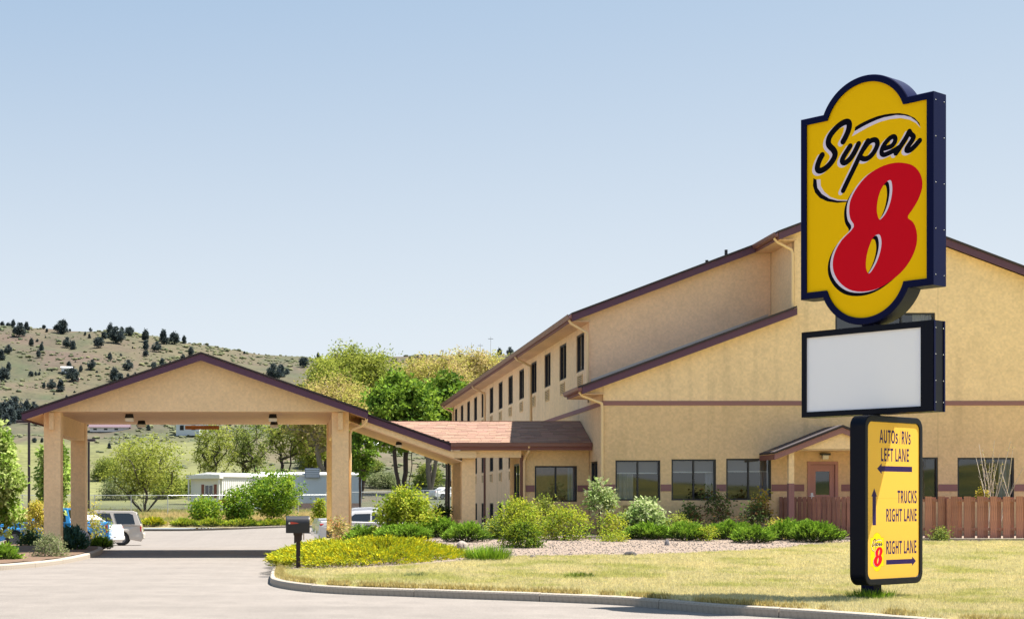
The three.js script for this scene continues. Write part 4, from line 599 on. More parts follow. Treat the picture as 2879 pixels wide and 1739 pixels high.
{
  const white = mat([0.72, 0.71, 0.66], 0.6), [o, b, H] = mobileHome('white mobile home with brown shutters beyond the parking lot', (578 - VX) / FOCAL * 146, 147, 0.86, 9, 4.1, white, mat([0.75, 0.74, 0.71], 0.6), mat([0.6, 0.66, 0.72], 0.7));
  // the front end: overhanging roof cap, a window with shutters, a ledge
  const brown = mat([0.22, 0.07, 0.045], 0.7); part('roof_cap', G().box(-0.5, 0.0, H - 0.16, H + 0.2, 2.2, -2.2).geometry(), white, o);
  const w = part('window', G().box(-0.06, -0.001, 1.5, 2.72, -0.1, -0.16).box(-0.06, -0.001, 1.5, 2.72, 0.95, 0.89).box(-0.06, -0.001, 2.66, 2.72, 0.89, -0.1).box(-0.06, -0.001, 1.5, 1.56, 0.89, -0.1).box(-0.06, -0.001, 1.56, 2.66, 0.42, 0.37).geometry(), M.white, o);
  part('pane', G().box(-0.03, -0.01, 1.56, 2.66, 0.89, -0.1).geometry(), carGlass, w); for (const z of [-0.45, 1.2]) part('shutter', G().box(-0.05, -0.001, 1.48, 2.75, z + 0.16, z - 0.16).geometry(), brown, o);
  part('ledge', G().box(-0.12, 0, 1.05, 1.2, 2.06, -2.06).geometry(), white, o); for (const z of [1.98, -1.98]) part('corner_post', G().box(-0.4, -0.3, 1.2, H - 0.16, z + 0.06, z - 0.06).geometry(), white, o);
  for (const x of [5.6, 7.1]) { const f = part('window', G().box(x, x + 0.06, 1.6, 2.8, 2.12, 2.06).box(x + 0.9, x + 0.96, 1.6, 2.8, 2.12, 2.06).box(x, x + 0.96, 2.74, 2.8, 2.12, 2.06).box(x, x + 0.96, 1.6, 1.66, 2.12, 2.06).geometry(), M.white, o); part('pane', G().box(x + 0.06, x + 0.9, 1.66, 2.74, 2.09, 2.065).geometry(), carGlass, f); }
  const p = at(628, 1384, 143); const s = thing('planter_box', 'small orange planter box with a dark bird ornament in front of the white mobile home', 'planter', p.x, hillY(p.x, 143), p.z);
  part('box', G().box(-0.42, 0.42, 0.9, 1.25, 0.15, -0.15).geometry(), mat([0.5, 0.13, 0.03], 0.7), s); part('stand', G().bar(V(0, -0.2, 0), V(0, 0.9, 0), 0.04, 0.04, 6).geometry(), M.metal, s);
  part('bird_ornament', new THREE.LatheGeometry([[0, 0], [0.13, 0.05], [0.16, 0.2], [0.1, 0.42], [0.06, 0.6], [0.09, 0.7], [0, 0.8]].map((q) => new THREE.Vector2(...q)), 10).translate(0.05, 1.25, 0), M.black, s);
}
mobileHome('blue grey corrugated mobile home with low brick skirting behind the green bush', (735 - VX) / FOCAL * 156, 157.5, 0.1, 9.9, 3.6, mat([0.42, 0.47, 0.55], 0.6), mat([0.6, 0.6, 0.58], 0.6), mat([0.36, 0.22, 0.2], 0.9));
{ const z = 156.5, p = at(878, 1330, z), o = thing('rooftop_cooler', 'dark slatted cooling unit on the roof of the grey mobile home', 'cooler', p.x, hillY((735 - VX) / FOCAL * 156, 157.5) + 3.1, p.z); part('casing', G().box(-0.75, 0.75, 0, 1.0, 0.6, -0.6).geometry(), mat([0.16, 0.18, 0.24], 0.6), o); for (let i = 0; i < 5; i++) part('louvre', G().box(-0.68, 0.68, 0.1 + i * 0.18, 0.2 + i * 0.18, 0.64, 0.6).geometry(), mat([0.4, 0.45, 0.55], 0.5), o); }
function chainFence(label, pts, h) {
  const o = thing('chain_link_fence', label, 'fence', pts[0][0], 0, -pts[0][1]), r = rng(5), galv = mat([0.5, 0.52, 0.53], 0.4, { metalness: 0.7 }), wire = G(), q = (x, Z, y) => V(x - pts[0][0], y, -Z + pts[0][1]);
  for (let i = 0; i + 1 < pts.length; i++) {
    const [x0, z0] = pts[i], [x1, z1] = pts[i + 1], L = Math.hypot(x1 - x0, z1 - z0), n = Math.ceil(L / 3.4), P = (t, f) => { const x = lerp(x0, x1, t), Z = lerp(z0, z1, t); return q(x, Z, hillY(x, Z) + f * h); };
    for (let k = 0; k < n; k++) {
      part('fence_post', G().bar(P(k / n, -0.1), P(k / n, 1.03), 0.04, 0.04, 8).geometry(), galv, o); part('rail', G().bar(P(k / n, 1), P((k + 1) / n, 1), 0.026, 0.026, 6).geometry(), galv, o);
      const m = Math.round(L / n / 0.16), d = (a, b, f, g2) => { const g = new THREE.BufferGeometry().setFromPoints([a, b, b.clone().add(V(0.006, 0.004, 0.004)), a, b.clone().add(V(0.006, 0.004, 0.004)), a.clone().add(V(0.006, 0.004, 0.004))]); g.computeVertexNormals(); wire.add(g); };
      for (let j = -8; j < m; j++) { const t0 = (k + j / m) / n, t1 = (k + (j + 8) / m) / n; for (const up of [0, 1]) { let f0 = 0, f1 = 1, a = t0, b = t1; const lo = k / n, hi = (k + 1) / n; if (a < lo) { f0 = (lo - a) / (t1 - t0); a = lo; } if (b > hi) { f1 = (hi - t0) / (t1 - t0); b = hi; } d(P(a, up ? 1 - f0 : f0), P(b, up ? 1 - f1 : f1)); } }
    }
  }
  part('mesh_wire', wire.geometry(), mat([0.4, 0.42, 0.43], 0.5), o).userData.kind = 'stuff'; return o;
}
chainFence('grey chain link fence along the dry bank behind the parking lot', [[-26, 130], [-10.8, 128.5], [2.6, 135]], 1.75);
chainFence('second chain link fence climbing the slope right of the canopy column', [[2.4, 141], [9, 150], [19, 166]], 1.9);
function lampPost(label, xs, Z, topY, head) {
  const x = (xs - VX) / FOCAL * Z, y = groundY(x, Z), h = at(xs, topY, Z).y - y, o = thing('street_lamp', label, 'street lamp', x, y, -Z), brown = mat([0.035, 0.02, 0.025], 0.6);
  part('pole', G().box(-0.065, 0.065, 0, h, 0.065, -0.065).geometry(), brown, o); part('lamp_head', new RoundedBoxGeometry(0.75, 0.16, 0.4, 2, 0.03).translate(head, h - 0.02, 0), brown, o); part('lens', G().box(head - 0.3, head + 0.3, h - 0.115, h - 0.1, 0.15, -0.15).geometry(), M.lens, o); part('pole_foot', G().box(-0.16, 0.16, -0.3, 0.35, 0.16, -0.16).geometry(), M.concrete, o);
}
lampPost('tall dark brown lamp post left of the canopy columns', 81, 88, 1184, -0.35); lampPost('dark lamp post mostly hidden behind the rear left canopy column', 249, 100, 1236, 0.05);
function farHouse(label, xs, ys, w, h, d, turn, wallM, roofM, from = 200) {
  const p = onLand(xs, ys, hillY, from), o = thing('house', label, 'house', p[0], p[1] - 0.4, p[2], turn);
  part('wall', G().box(-w / 2, w / 2, 0, h, d / 2, -d / 2).geometry(), wallM, o); part('roof', new THREE.ExtrudeGeometry(new THREE.Shape([[-d / 2 - 0.5, h], [d / 2 + 0.5, h], [0, h + d * 0.22]].map((q) => new THREE.Vector2(...q))), { depth: w + 0.8, bevelEnabled: false }).rotateY(Math.PI / 2).translate(-w / 2 - 0.4, 0, 0), roofM, o);
  for (let i = 0; i < Math.max(1, Math.floor(w / 3)); i++) part('window', G().box(-w / 2 + 1 + i * 3, -w / 2 + 2 + i * 3, h * 0.4, h * 0.75, d / 2 + 0.05, d / 2).geometry(), M.dark, o);
}
farHouse('long low distant house with mauve roof beneath the canopy ceiling on the left', 309, 1212, 11, 1.3, 6, 0.04, mat([0.7, 0.66, 0.64], 0.8), mat([0.12, 0.08, 0.1], 0.9), 300);
farHouse('small white shed among junipers half way up the hillside', 187, 1050, 4.2, 2.4, 3, 0.2, mat([0.7, 0.72, 0.75], 0.8), mat([0.6, 0.6, 0.62], 0.8), 450);
farHouse('tiny pinkish shed on the hillside right of the white shed', 214, 1072, 2.2, 1.2, 2, 0.1, mat([0.55, 0.38, 0.33], 0.9), mat([0.4, 0.3, 0.28], 0.9), 450);
farHouse('pale grey house behind the willows under the canopy ceiling', 540, 1222, 6, 3.3, 6, -0.3, mat([0.62, 0.64, 0.66], 0.8), mat([0.3, 0.3, 0.33], 0.9), 220);
for (const [xs, ys, hp, arm, label] of [[1380, 990, 44, 1, 'tallest utility pole with crossarm on the ridge above the motel wing'], [1351, 991, 26, 1, 'short utility pole with crossarm on the ridge between two others'], [1326, 993, 30, 0, 'leftmost bare utility pole on the ridge above the wing eave']]) {
  const Z = 790, x = (xs - VX) / FOCAL * Z, y = hillY(x, Z), h = at(xs, ys - hp, Z).y - y, o = thing('utility_pole', label, 'utility pole', x, y, -Z), wood = mat([0.42, 0.4, 0.39], 0.9);
  part('pole', new THREE.CylinderGeometry(0.07, 0.12, h, 8).translate(0, h / 2, 0), wood, o); if (arm) part('crossarm', G().box(-1.3, 1.3, h - 1.2, h - 0.95, 0.1, -0.1).geometry(), wood, o);
}

// ---------------------------------------------------------------- vegetation
const leafMat = (t = 0.4) => new THREE.MeshPhysicalMaterial({ color: 0xffffff, vertexColors: true, roughness: 0.95, transmission: t, thickness: 0, specularIntensity: 0.2, side: THREE.DoubleSide });
const LEAF = leafMat(0.42), NEEDLE = leafMat(0.2), bark = mat([0.055, 0.042, 0.036], 0.95), barkPale = mat([0.2, 0.165, 0.13], 0.95);
class Leaves {
  constructor() { this.p = []; this.c = []; }
  leaf(o, d, s, len, wid, col) {                                        // a leaf from o along d, its width along s
    const tx = o.x + d.x * len, ty = o.y + d.y * len, tz = o.z + d.z * len, mx = o.x + d.x * len * 0.45, my = o.y + d.y * len * 0.45 + wid * 0.12, mz = o.z + d.z * len * 0.45, w = wid / 2;
    this.p.push(o.x, o.y, o.z, mx + s.x * w, my + s.y * w, mz + s.z * w, tx, ty, tz, o.x, o.y, o.z, tx, ty, tz, mx - s.x * w, my - s.y * w, mz - s.z * w);
    for (let i = 0; i < 6; i++) this.c.push(col[0], col[1], col[2]);
  }
  geometry() { const g = new THREE.BufferGeometry(); g.setAttribute('position', new THREE.Float32BufferAttribute(this.p, 3)); g.setAttribute('color', new THREE.Float32BufferAttribute(this.c, 3)); g.computeVertexNormals(); return g; }
}
const dirs = (r) => { const z = r() * 2 - 1, a = r() * 6.2832, k = Math.sqrt(1 - z * z); return V(k * Math.cos(a), z, k * Math.sin(a)); };
const gauss = (r) => (r() + r() + r() - 1.5) * 1.15;
const tint = (pal, r, k = 0.25) => { const a = pal[(r() * pal.length) | 0], f = 1 - k + 2 * k * r(); return [a[0] * f, a[1] * f, a[2] * f]; };
function skeleton(roots, tips, step, tipR, maxR, geo, sides = 5) {      // every tip joins the nearest wood below it
  const nodes = roots.map((p) => ({ p: p[0], up: p[1], n: 0 }));
  const order = tips.map((t) => ({ t, d: t.distanceTo(nodes[0].p) })).sort((a, b) => a.d - b.d), ends = [];
  for (const { t } of order) {
    let best = 0, bd = 1e9; nodes.forEach((q, i) => { const d = q.p.distanceTo(t) + Math.max(0, q.p.y - t.y + 0.1) * 2.5; if (d < bd) { bd = d; best = i; } });
    const a = nodes[best].p, L = a.distanceTo(t), k = Math.max(1, Math.round(L / step)); let prev = best;
    for (let i = 1; i <= k; i++) { const f = i / k, p = a.clone().lerp(t, f); p.y += Math.sin(f * Math.PI) * L * 0.08; nodes.push({ p, up: prev, n: 0 }); prev = nodes.length - 1; }
    ends.push(prev);
  }
  for (const e of ends) for (let i = e; i >= 0; i = nodes[i].up) nodes[i].n++;
  for (const q of nodes) if (q.up >= 0) { const u = nodes[q.up], R = (n) => Math.min(maxR, tipR * Math.pow(n, 0.48)); geo.bar(u.p, q.p, Math.min(R(u.n), R(q.n) * 1.5), R(q.n), q.n > 6 ? sides + 1 : sides - 1); }
}
function growTree(o, q) {                                              // q: h, rx, rz, low, tips, leaves, clump, len, wid, pal, stems, trunkR, seed
  const r = rng(q.seed), tips = [], cy = (q.h + q.low) / 2, ry = (q.h - q.low) / 2, L = new Leaves();
  for (let i = 0; i < q.tips; i++) {
    if (q.dome) { const y = Math.pow(r(), 0.85), a = r() * 6.283, n = 0.68 + 0.6 * vnoise(Math.cos(a) * 2.4 + 9, Math.sin(a) * 2.4 + y * 2.6 + 9, 0, q.seed), k = Math.sqrt(Math.max(0.04, 1 - Math.pow(y, 2.2))) * Math.pow(0.1 + 0.9 * r(), 0.42) * n * (0.8 + 0.2 * Math.min(1, y * 4)); tips.push(V(Math.cos(a) * k * q.rx, q.h * (0.04 + 0.96 * y * (0.8 + 0.35 * (n - 0.68))), Math.sin(a) * k * (q.rz ?? q.rx))); continue; }
    const d = dirs(r); if (q.half && d.y < -0.15) d.y = -d.y; const k = Math.pow(0.12 + 0.88 * r(), q.hollow ?? 0.42) * (0.72 + 0.5 * vnoise(d.x * 2.2 + 9, d.y * 2.2 + d.z * 2.6 + 9, 0, q.seed));
    const sq = q.taper ? 1 - q.taper * clamp((d.y * k + 1) / 2, 0, 1) : 1;
    tips.push(V(d.x * k * q.rx * sq + (q.lean ?? 0) * (d.y * k + 1), cy + d.y * k * ry, d.z * k * (q.rz ?? q.rx) * sq));
  }
  const roots = [], stems = q.stems ?? 1; roots.push([V(0, -0.15, 0), -1]);
  for (let s = 0; s < stems; s++) {
    const a = s / stems * 6.283 + r(), sp = stems > 1 ? (q.spread ?? 0.35) : 0.03, top = q.low + ry * (q.trunkTop ?? 0.3); let up = 0, n = Math.max(3, Math.round(top / 0.5));
    for (let i = 1; i <= n; i++) { const f = i / n; roots.push([V(Math.cos(a) * sp * f * q.rx + 0.05 * gauss(r) * q.rx * f, top * f, Math.sin(a) * sp * f * (q.rz ?? q.rx)), up]); up = roots.length - 1; }
  }
  const wood = G(); skeleton(roots, tips, q.step ?? q.h / 12, q.tipR ?? q.h * 0.0022, q.trunkR ?? q.h * 0.03, wood);
  part(q.stems > 2 && q.h < 3 ? 'stem' : 'trunk', wood.geometry(), q.bark ?? bark, o);
  const up = V(0, 1, 0);
  for (const t of tips) {
    const tone = 0.8 + 0.4 * r(), base = q.pal[(r() * q.pal.length) | 0], cl = q.clump * (0.65 + 0.7 * r());
    for (let i = 0; i < q.leaves; i++) {
      const off = V(gauss(r) * cl, gauss(r) * cl * (q.flat ?? 0.8), gauss(r) * cl), d = dirs(r); d.y = d.y * 0.6 - 0.15; d.addScaledVector(off, 0.9 / cl).normalize();
      const s = V(0, 0, 0).crossVectors(d, dirs(r)).normalize(), f = tone * (0.82 + 0.36 * r()), k = r() < 0.8 ? base : q.pal[(r() * q.pal.length) | 0], z = 0.7 + 0.6 * r();
      L.leaf(off.add(t), d, s, q.len * z, q.wid * z, [k[0] * f, k[1] * f, k[2] * f]);
    }
  }
  const c = part(q.h < 3 ? 'foliage' : 'crown', L.geometry(), q.mat ?? LEAF, o); c.userData.kind = 'stuff'; return o;
}
function growJuniper(o, q) {                                           // q: rx, rz, h, n, len, pal (outer), inner, lift, seed
  const r = rng(q.seed), L = new Leaves(), wood = G();
  for (let i = 0; i < 14; i++) { const a = r() * 6.283, f = 0.5 + 0.4 * r(); wood.bar(V(0, 0, 0), V(Math.cos(a) * q.rx * f, q.h * (0.25 + 0.4 * r()), Math.sin(a) * q.rz * f), 0.025, 0.008, 5); }
  part('stem', wood.geometry(), bark, o);
  for (let i = 0; i < q.n; i++) {
    const a = r() * 6.283, u = Math.pow(r(), 0.6), lob = 0.78 + 0.42 * vnoise(Math.cos(a) * 2.5 + 20, Math.sin(a) * 2.5 + 20, 0, q.seed), x = Math.cos(a) * u * lob, z = Math.sin(a) * u * lob;
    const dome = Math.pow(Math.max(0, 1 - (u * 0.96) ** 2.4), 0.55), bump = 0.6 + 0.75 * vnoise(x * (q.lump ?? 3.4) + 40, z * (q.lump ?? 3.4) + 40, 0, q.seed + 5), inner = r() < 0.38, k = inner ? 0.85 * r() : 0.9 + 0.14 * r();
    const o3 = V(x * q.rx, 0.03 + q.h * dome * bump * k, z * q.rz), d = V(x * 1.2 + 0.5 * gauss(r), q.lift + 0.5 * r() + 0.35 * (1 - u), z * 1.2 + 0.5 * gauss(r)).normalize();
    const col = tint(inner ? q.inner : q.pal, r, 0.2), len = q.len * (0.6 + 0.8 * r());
    for (let j = 0; j < 7; j++) {                                       // one plume: short scales along a drooping twig
      const f = j / 7, b = o3.clone().addScaledVector(d, len * f); b.y -= 0.12 * len * f * f; const e = d.clone().addScaledVector(dirs(r), 0.55).normalize(), s = V(0, 0, 0).crossVectors(e, dirs(r)).normalize(), g = 0.85 + 0.3 * f;
      L.leaf(b, e, s, len * 0.42, len * 0.12, [col[0] * g, col[1] * g, col[2] * g]);
    }
  }
  part('foliage', L.geometry(), NEEDLE, o).userData.kind = 'stuff'; return o;
}
const PAL = {
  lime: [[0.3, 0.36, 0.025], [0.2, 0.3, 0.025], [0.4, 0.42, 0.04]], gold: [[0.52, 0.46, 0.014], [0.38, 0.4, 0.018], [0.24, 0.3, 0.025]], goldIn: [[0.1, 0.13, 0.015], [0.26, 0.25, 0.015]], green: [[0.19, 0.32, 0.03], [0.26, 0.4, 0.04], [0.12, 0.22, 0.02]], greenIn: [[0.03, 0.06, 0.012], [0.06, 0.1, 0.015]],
  blue: [[0.05, 0.13, 0.1], [0.08, 0.18, 0.14], [0.04, 0.09, 0.06]], grey: [[0.2, 0.24, 0.1], [0.27, 0.29, 0.14], [0.14, 0.18, 0.07]], maple: [[0.15, 0.25, 0.025], [0.22, 0.32, 0.035], [0.09, 0.17, 0.02]], bright: [[0.2, 0.32, 0.025], [0.3, 0.39, 0.03], [0.1, 0.2, 0.02]], willow: [[0.27, 0.31, 0.045], [0.34, 0.37, 0.065], [0.19, 0.24, 0.035]], budding: [[0.45, 0.39, 0.12], [0.4, 0.39, 0.085], [0.46, 0.36, 0.16]], olive: [[0.19, 0.24, 0.045], [0.27, 0.31, 0.06], [0.12, 0.17, 0.035]],
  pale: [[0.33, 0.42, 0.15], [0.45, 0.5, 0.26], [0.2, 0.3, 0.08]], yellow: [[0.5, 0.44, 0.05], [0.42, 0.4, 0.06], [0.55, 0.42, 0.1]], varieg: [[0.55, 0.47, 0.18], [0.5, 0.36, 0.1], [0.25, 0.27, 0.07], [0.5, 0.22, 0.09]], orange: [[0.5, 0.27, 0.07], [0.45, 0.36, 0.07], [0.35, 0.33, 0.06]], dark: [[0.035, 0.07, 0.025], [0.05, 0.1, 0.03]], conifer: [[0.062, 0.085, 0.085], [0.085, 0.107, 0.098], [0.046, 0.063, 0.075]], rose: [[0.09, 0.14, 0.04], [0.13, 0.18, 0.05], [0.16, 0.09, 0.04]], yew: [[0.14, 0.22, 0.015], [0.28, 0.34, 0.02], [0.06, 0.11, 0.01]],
};
const spot = (xs, base, Z) => { if (Z) { const x = (xs - VX) / FOCAL * Z; return [x, groundY(x, Z), -Z]; } return onLand(xs, base, (x, z) => lawnY(x, z), 30, 50.1); };
function shrub(label, xs, base, wpx, hpx, pal, opt = {}) {
  const p = spot(xs, base, opt.Z), k = -p[2] / FOCAL, h = hpx * k, w = wpx * k, o = thing(opt.name ?? 'shrub', label, opt.cat ?? 'shrub', p[0], p[1], p[2], 0, opt.group), seed = Math.round(xs * 7 + base);
  const len = opt.len ?? 0.085, vol = Math.max(0.2, w * w * h), tips = Math.round(clamp(vol * (opt.dense ?? 55), 26, 260));
  return growTree(o, { h, rx: w / 2, rz: opt.rz ?? w / 2, low: opt.low ?? -h * 0.12, tips, leaves: opt.leaves ?? 34, clump: opt.clump ?? 0.17, len, wid: opt.wid ?? len * 0.55, pal: PAL[pal], stems: opt.stems ?? 6, spread: opt.spread ?? 0.5, trunkR: opt.trunkR ?? 0.02, tipR: 0.004, step: 0.3, hollow: opt.hollow, half: opt.half ?? true, dome: opt.dome ?? (opt.stems === undefined && opt.low === undefined), taper: opt.taper, bark: opt.bark, seed, flat: opt.flat });
}
function juniper(label, xs, base, wpx, hpx, pal = 'green', opt = {}) {
  const p = spot(xs, base, opt.Z), k = -p[2] / FOCAL, w = wpx * k, o = thing(opt.name ?? 'juniper', label, 'juniper', p[0], p[1] + (opt.up ?? 0), p[2] - (opt.back ?? 0), 0, opt.group);
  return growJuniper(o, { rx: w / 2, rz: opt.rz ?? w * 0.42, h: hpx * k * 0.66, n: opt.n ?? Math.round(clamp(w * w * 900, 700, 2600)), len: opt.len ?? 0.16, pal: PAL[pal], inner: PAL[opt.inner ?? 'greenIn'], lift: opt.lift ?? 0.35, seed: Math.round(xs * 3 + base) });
}
// ---- garden on the right
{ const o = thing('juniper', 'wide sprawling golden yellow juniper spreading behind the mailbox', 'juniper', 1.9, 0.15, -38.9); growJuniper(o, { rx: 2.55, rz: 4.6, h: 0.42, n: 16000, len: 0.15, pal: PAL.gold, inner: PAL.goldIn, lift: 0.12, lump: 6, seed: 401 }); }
shrub('large lime green bush between the two columns in front of the white sedan', 1140, 1508, 168, 138, 'lime', { Z: 46.5, dense: 42, len: 0.1, clump: 0.2 });
shrub('yellow variegated bush with red tips at the foot of the right canopy column', 952, 1528, 64, 78, 'varieg', { Z: 47.6, dense: 90, len: 0.09, wid: 0.03 });
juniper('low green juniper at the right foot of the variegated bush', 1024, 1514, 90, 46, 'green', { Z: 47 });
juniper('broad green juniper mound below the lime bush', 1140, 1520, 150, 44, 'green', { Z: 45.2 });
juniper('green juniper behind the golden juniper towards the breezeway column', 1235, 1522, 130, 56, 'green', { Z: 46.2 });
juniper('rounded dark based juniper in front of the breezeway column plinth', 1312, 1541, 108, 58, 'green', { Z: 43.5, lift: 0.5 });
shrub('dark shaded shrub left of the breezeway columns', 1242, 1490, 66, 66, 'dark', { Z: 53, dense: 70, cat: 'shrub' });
shrub('small pale leaved shrub right of the dark based juniper', 1392, 1527, 62, 44, 'pale', { Z: 45.5 });
shrub('large light green bush in front of the lobby window', 1462, 1530, 165, 116, 'lime', { Z: 45.2, dense: 42, len: 0.07 });
shrub('dense dark yew bush at the edge of the gravel', 1472, 1557, 116, 76, 'yew', { Z: 40.5, dense: 160, len: 0.06, clump: 0.12 });
shrub('loose yellow green bush right of the dark yew', 1586, 1532, 150, 92, 'lime', { Z: 44.6, dense: 42, len: 0.07 });
shrub('tall upright leafy sprigs rising before the lobby window', 1535, 1492, 84, 108, 'willow', { Z: 47, dense: 26, stems: 4, len: 0.09 });
shrub('slender crooked sapling with pale leaves at the wing corner', 1690, 1500, 66, 156, 'pale', { Z: 46.6, dense: 34, name: 'sapling', cat: 'sapling', stems: 2, spread: 0.2, low: 0.25, len: 0.12 });
shrub('rounded lime bush below the crooked sapling', 1720, 1516, 78, 74, 'lime', { Z: 45.4, len: 0.07 });
shrub('beige budding sprigs left of the first big window', 1700, 1478, 62, 40, 'budding', { Z: 47.2, len: 0.06 });
shrub('bright white green leafy bush under the first big window', 1812, 1506, 130, 98, 'pale', { Z: 46.4, dense: 60, len: 0.12, wid: 0.07 });
shrub('small yellow green plant on the gravel below the rounded lime bush', 1724, 1531, 68, 28, 'lime', { Z: 43.6, len: 0.06 });
juniper('green juniper under the bright white green bush', 1830, 1525, 112, 46, 'green', { Z: 44.8, lift: 0.6 });
juniper('green juniper left of the yellow tinged juniper under the second window', 1930, 1532, 86, 50, 'green', { Z: 44.1, lift: 0.6 });
shrub('yellow tinged sprigs between two green junipers', 1988, 1531, 66, 38, 'lime', { Z: 43.9, len: 0.06 });
juniper('green juniper under the third window, behind another juniper', 2045, 1519, 124, 50, 'green', { Z: 45, lift: 0.7 });
juniper('green juniper lowest on the gravel under the third window', 2120, 1535, 100, 40, 'green', { Z: 42.9, lift: 0.6 });
juniper('green juniper at the left end of the slanting fence', 2208, 1518, 106, 54, 'green', { Z: 44.4, lift: 0.7 });
juniper('large green juniper in front of the slanting fence', 2290, 1530, 126, 58, 'green', { Z: 43.3, lift: 0.7 });
shrub('pale yellow sprigs at the right of the white green bush', 1905, 1502, 66, 66, 'willow', { Z: 45.9, len: 0.07, dense: 36 });
shrub('dark green thin shrub against the wall below the second window', 1945, 1488, 70, 96, 'rose', { Z: 47.2, dense: 24, stems: 3 });
shrub('dark climbing sprigs between the second and third windows', 2010, 1492, 80, 130, 'rose', { Z: 47.3, dense: 16, stems: 4 });
shrub('brownish rose bush below the third window', 2118, 1498, 108, 96, 'rose', { Z: 46.6, dense: 34 });
shrub('tall thin rose canes reaching the right edge of the third window', 2150, 1490, 60, 140, 'orange', { Z: 46.9, dense: 9, leaves: 18, stems: 5 });
shrub('pale yellow shrub at the left end of the fence', 2188, 1496, 56, 54, 'yellow', { Z: 45.4, len: 0.06 });
shrub('small leafy plant at the foot of the board fence right of the sign', 2645, 1520, 34, 36, 'olive', { Z: 43.8, len: 0.06 });
{ // bare canes behind the board fence
  const r = rng(77), p = spot(2790, 0, 45.3), o = thing('bare_bush', 'bare pale canes with few buds in front of the far right window', 'bush', ...p), w = G(), L = new Leaves();
  for (let i = 0; i < 12; i++) { const x0 = gauss(r) * 0.35, x1 = x0 + gauss(r) * 0.7, h = 1.9 + 1.0 * r(), a = V(x0, 0, gauss(r) * 0.2), b = V(lerp(x0, x1, 0.5) + 0.06 * gauss(r), h * 0.55, gauss(r) * 0.3), c = V(x1, h, gauss(r) * 0.4); w.bar(a, b, 0.016, 0.012, 5).bar(b, c, 0.012, 0.006, 5); const d = b.clone().lerp(c, 0.3 * r()); w.bar(d, d.clone().add(V(0.25 * gauss(r), 0.4 + 0.3 * r(), 0.1)), 0.007, 0.004, 4); for (let k = 0; k < 12; k++) L.leaf(b.clone().lerp(c, r()), dirs(r), dirs(r), 0.06, 0.03, [0.4, 0.34, 0.1]); }
  for (let k = 0; k < 260; k++) L.leaf(V(-0.3 + gauss(r) * 0.15, 1.3 + gauss(r) * 0.15, 0.05), dirs(r), dirs(r), 0.07, 0.04, tint(PAL.yellow, r));
  part('cane', w.geometry(), mat([0.5, 0.42, 0.36], 0.9), o); part('buds', L.geometry(), LEAF, o).userData.kind = 'stuff';
}
function tuft(label, name, xs, base, w, h, n, pal, Z, cat) { const p = spot(xs, base, Z), r = rng(xs + n), o = thing(name, label, cat, ...p), L = new Leaves(); for (let i = 0; i < n; i++) { const a = r() * 6.283, u = Math.sqrt(r()) * w, b = V(Math.cos(a) * u, 0, Math.sin(a) * u * 0.7), d = V(Math.cos(a) * 0.5 + 0.4 * gauss(r), 1.1, Math.sin(a) * 0.5 + 0.4 * gauss(r)).normalize(); L.leaf(b, d, V(-d.z, 0, d.x).normalize(), h * (0.5 + 0.6 * r()), 0.016, tint(PAL[pal], r)); } part('blades', L.geometry(), NEEDLE, o).userData.kind = 'stuff'; }
tuft('tall green grass clump on the lawn edge right of the golden juniper', 'grass_clump', 1372, 1580, 0.48, 0.42, 900, 'green', 35.3, 'grass');
tuft('flat weed clump on the lawn below the golden juniper', 'weed', 1168, 1624, 0.22, 0.13, 220, 'grey', 0, 'weed');
tuft('green weed clump in the middle of the lawn', 'weed', 1630, 1628, 0.28, 0.16, 320, 'olive', 0, 'weed');
tuft('long green grass around the foot of the sign pole', 'grass_clump', 2450, 1686, 0.34, 0.22, 420, 'green', 24.45, 'grass');
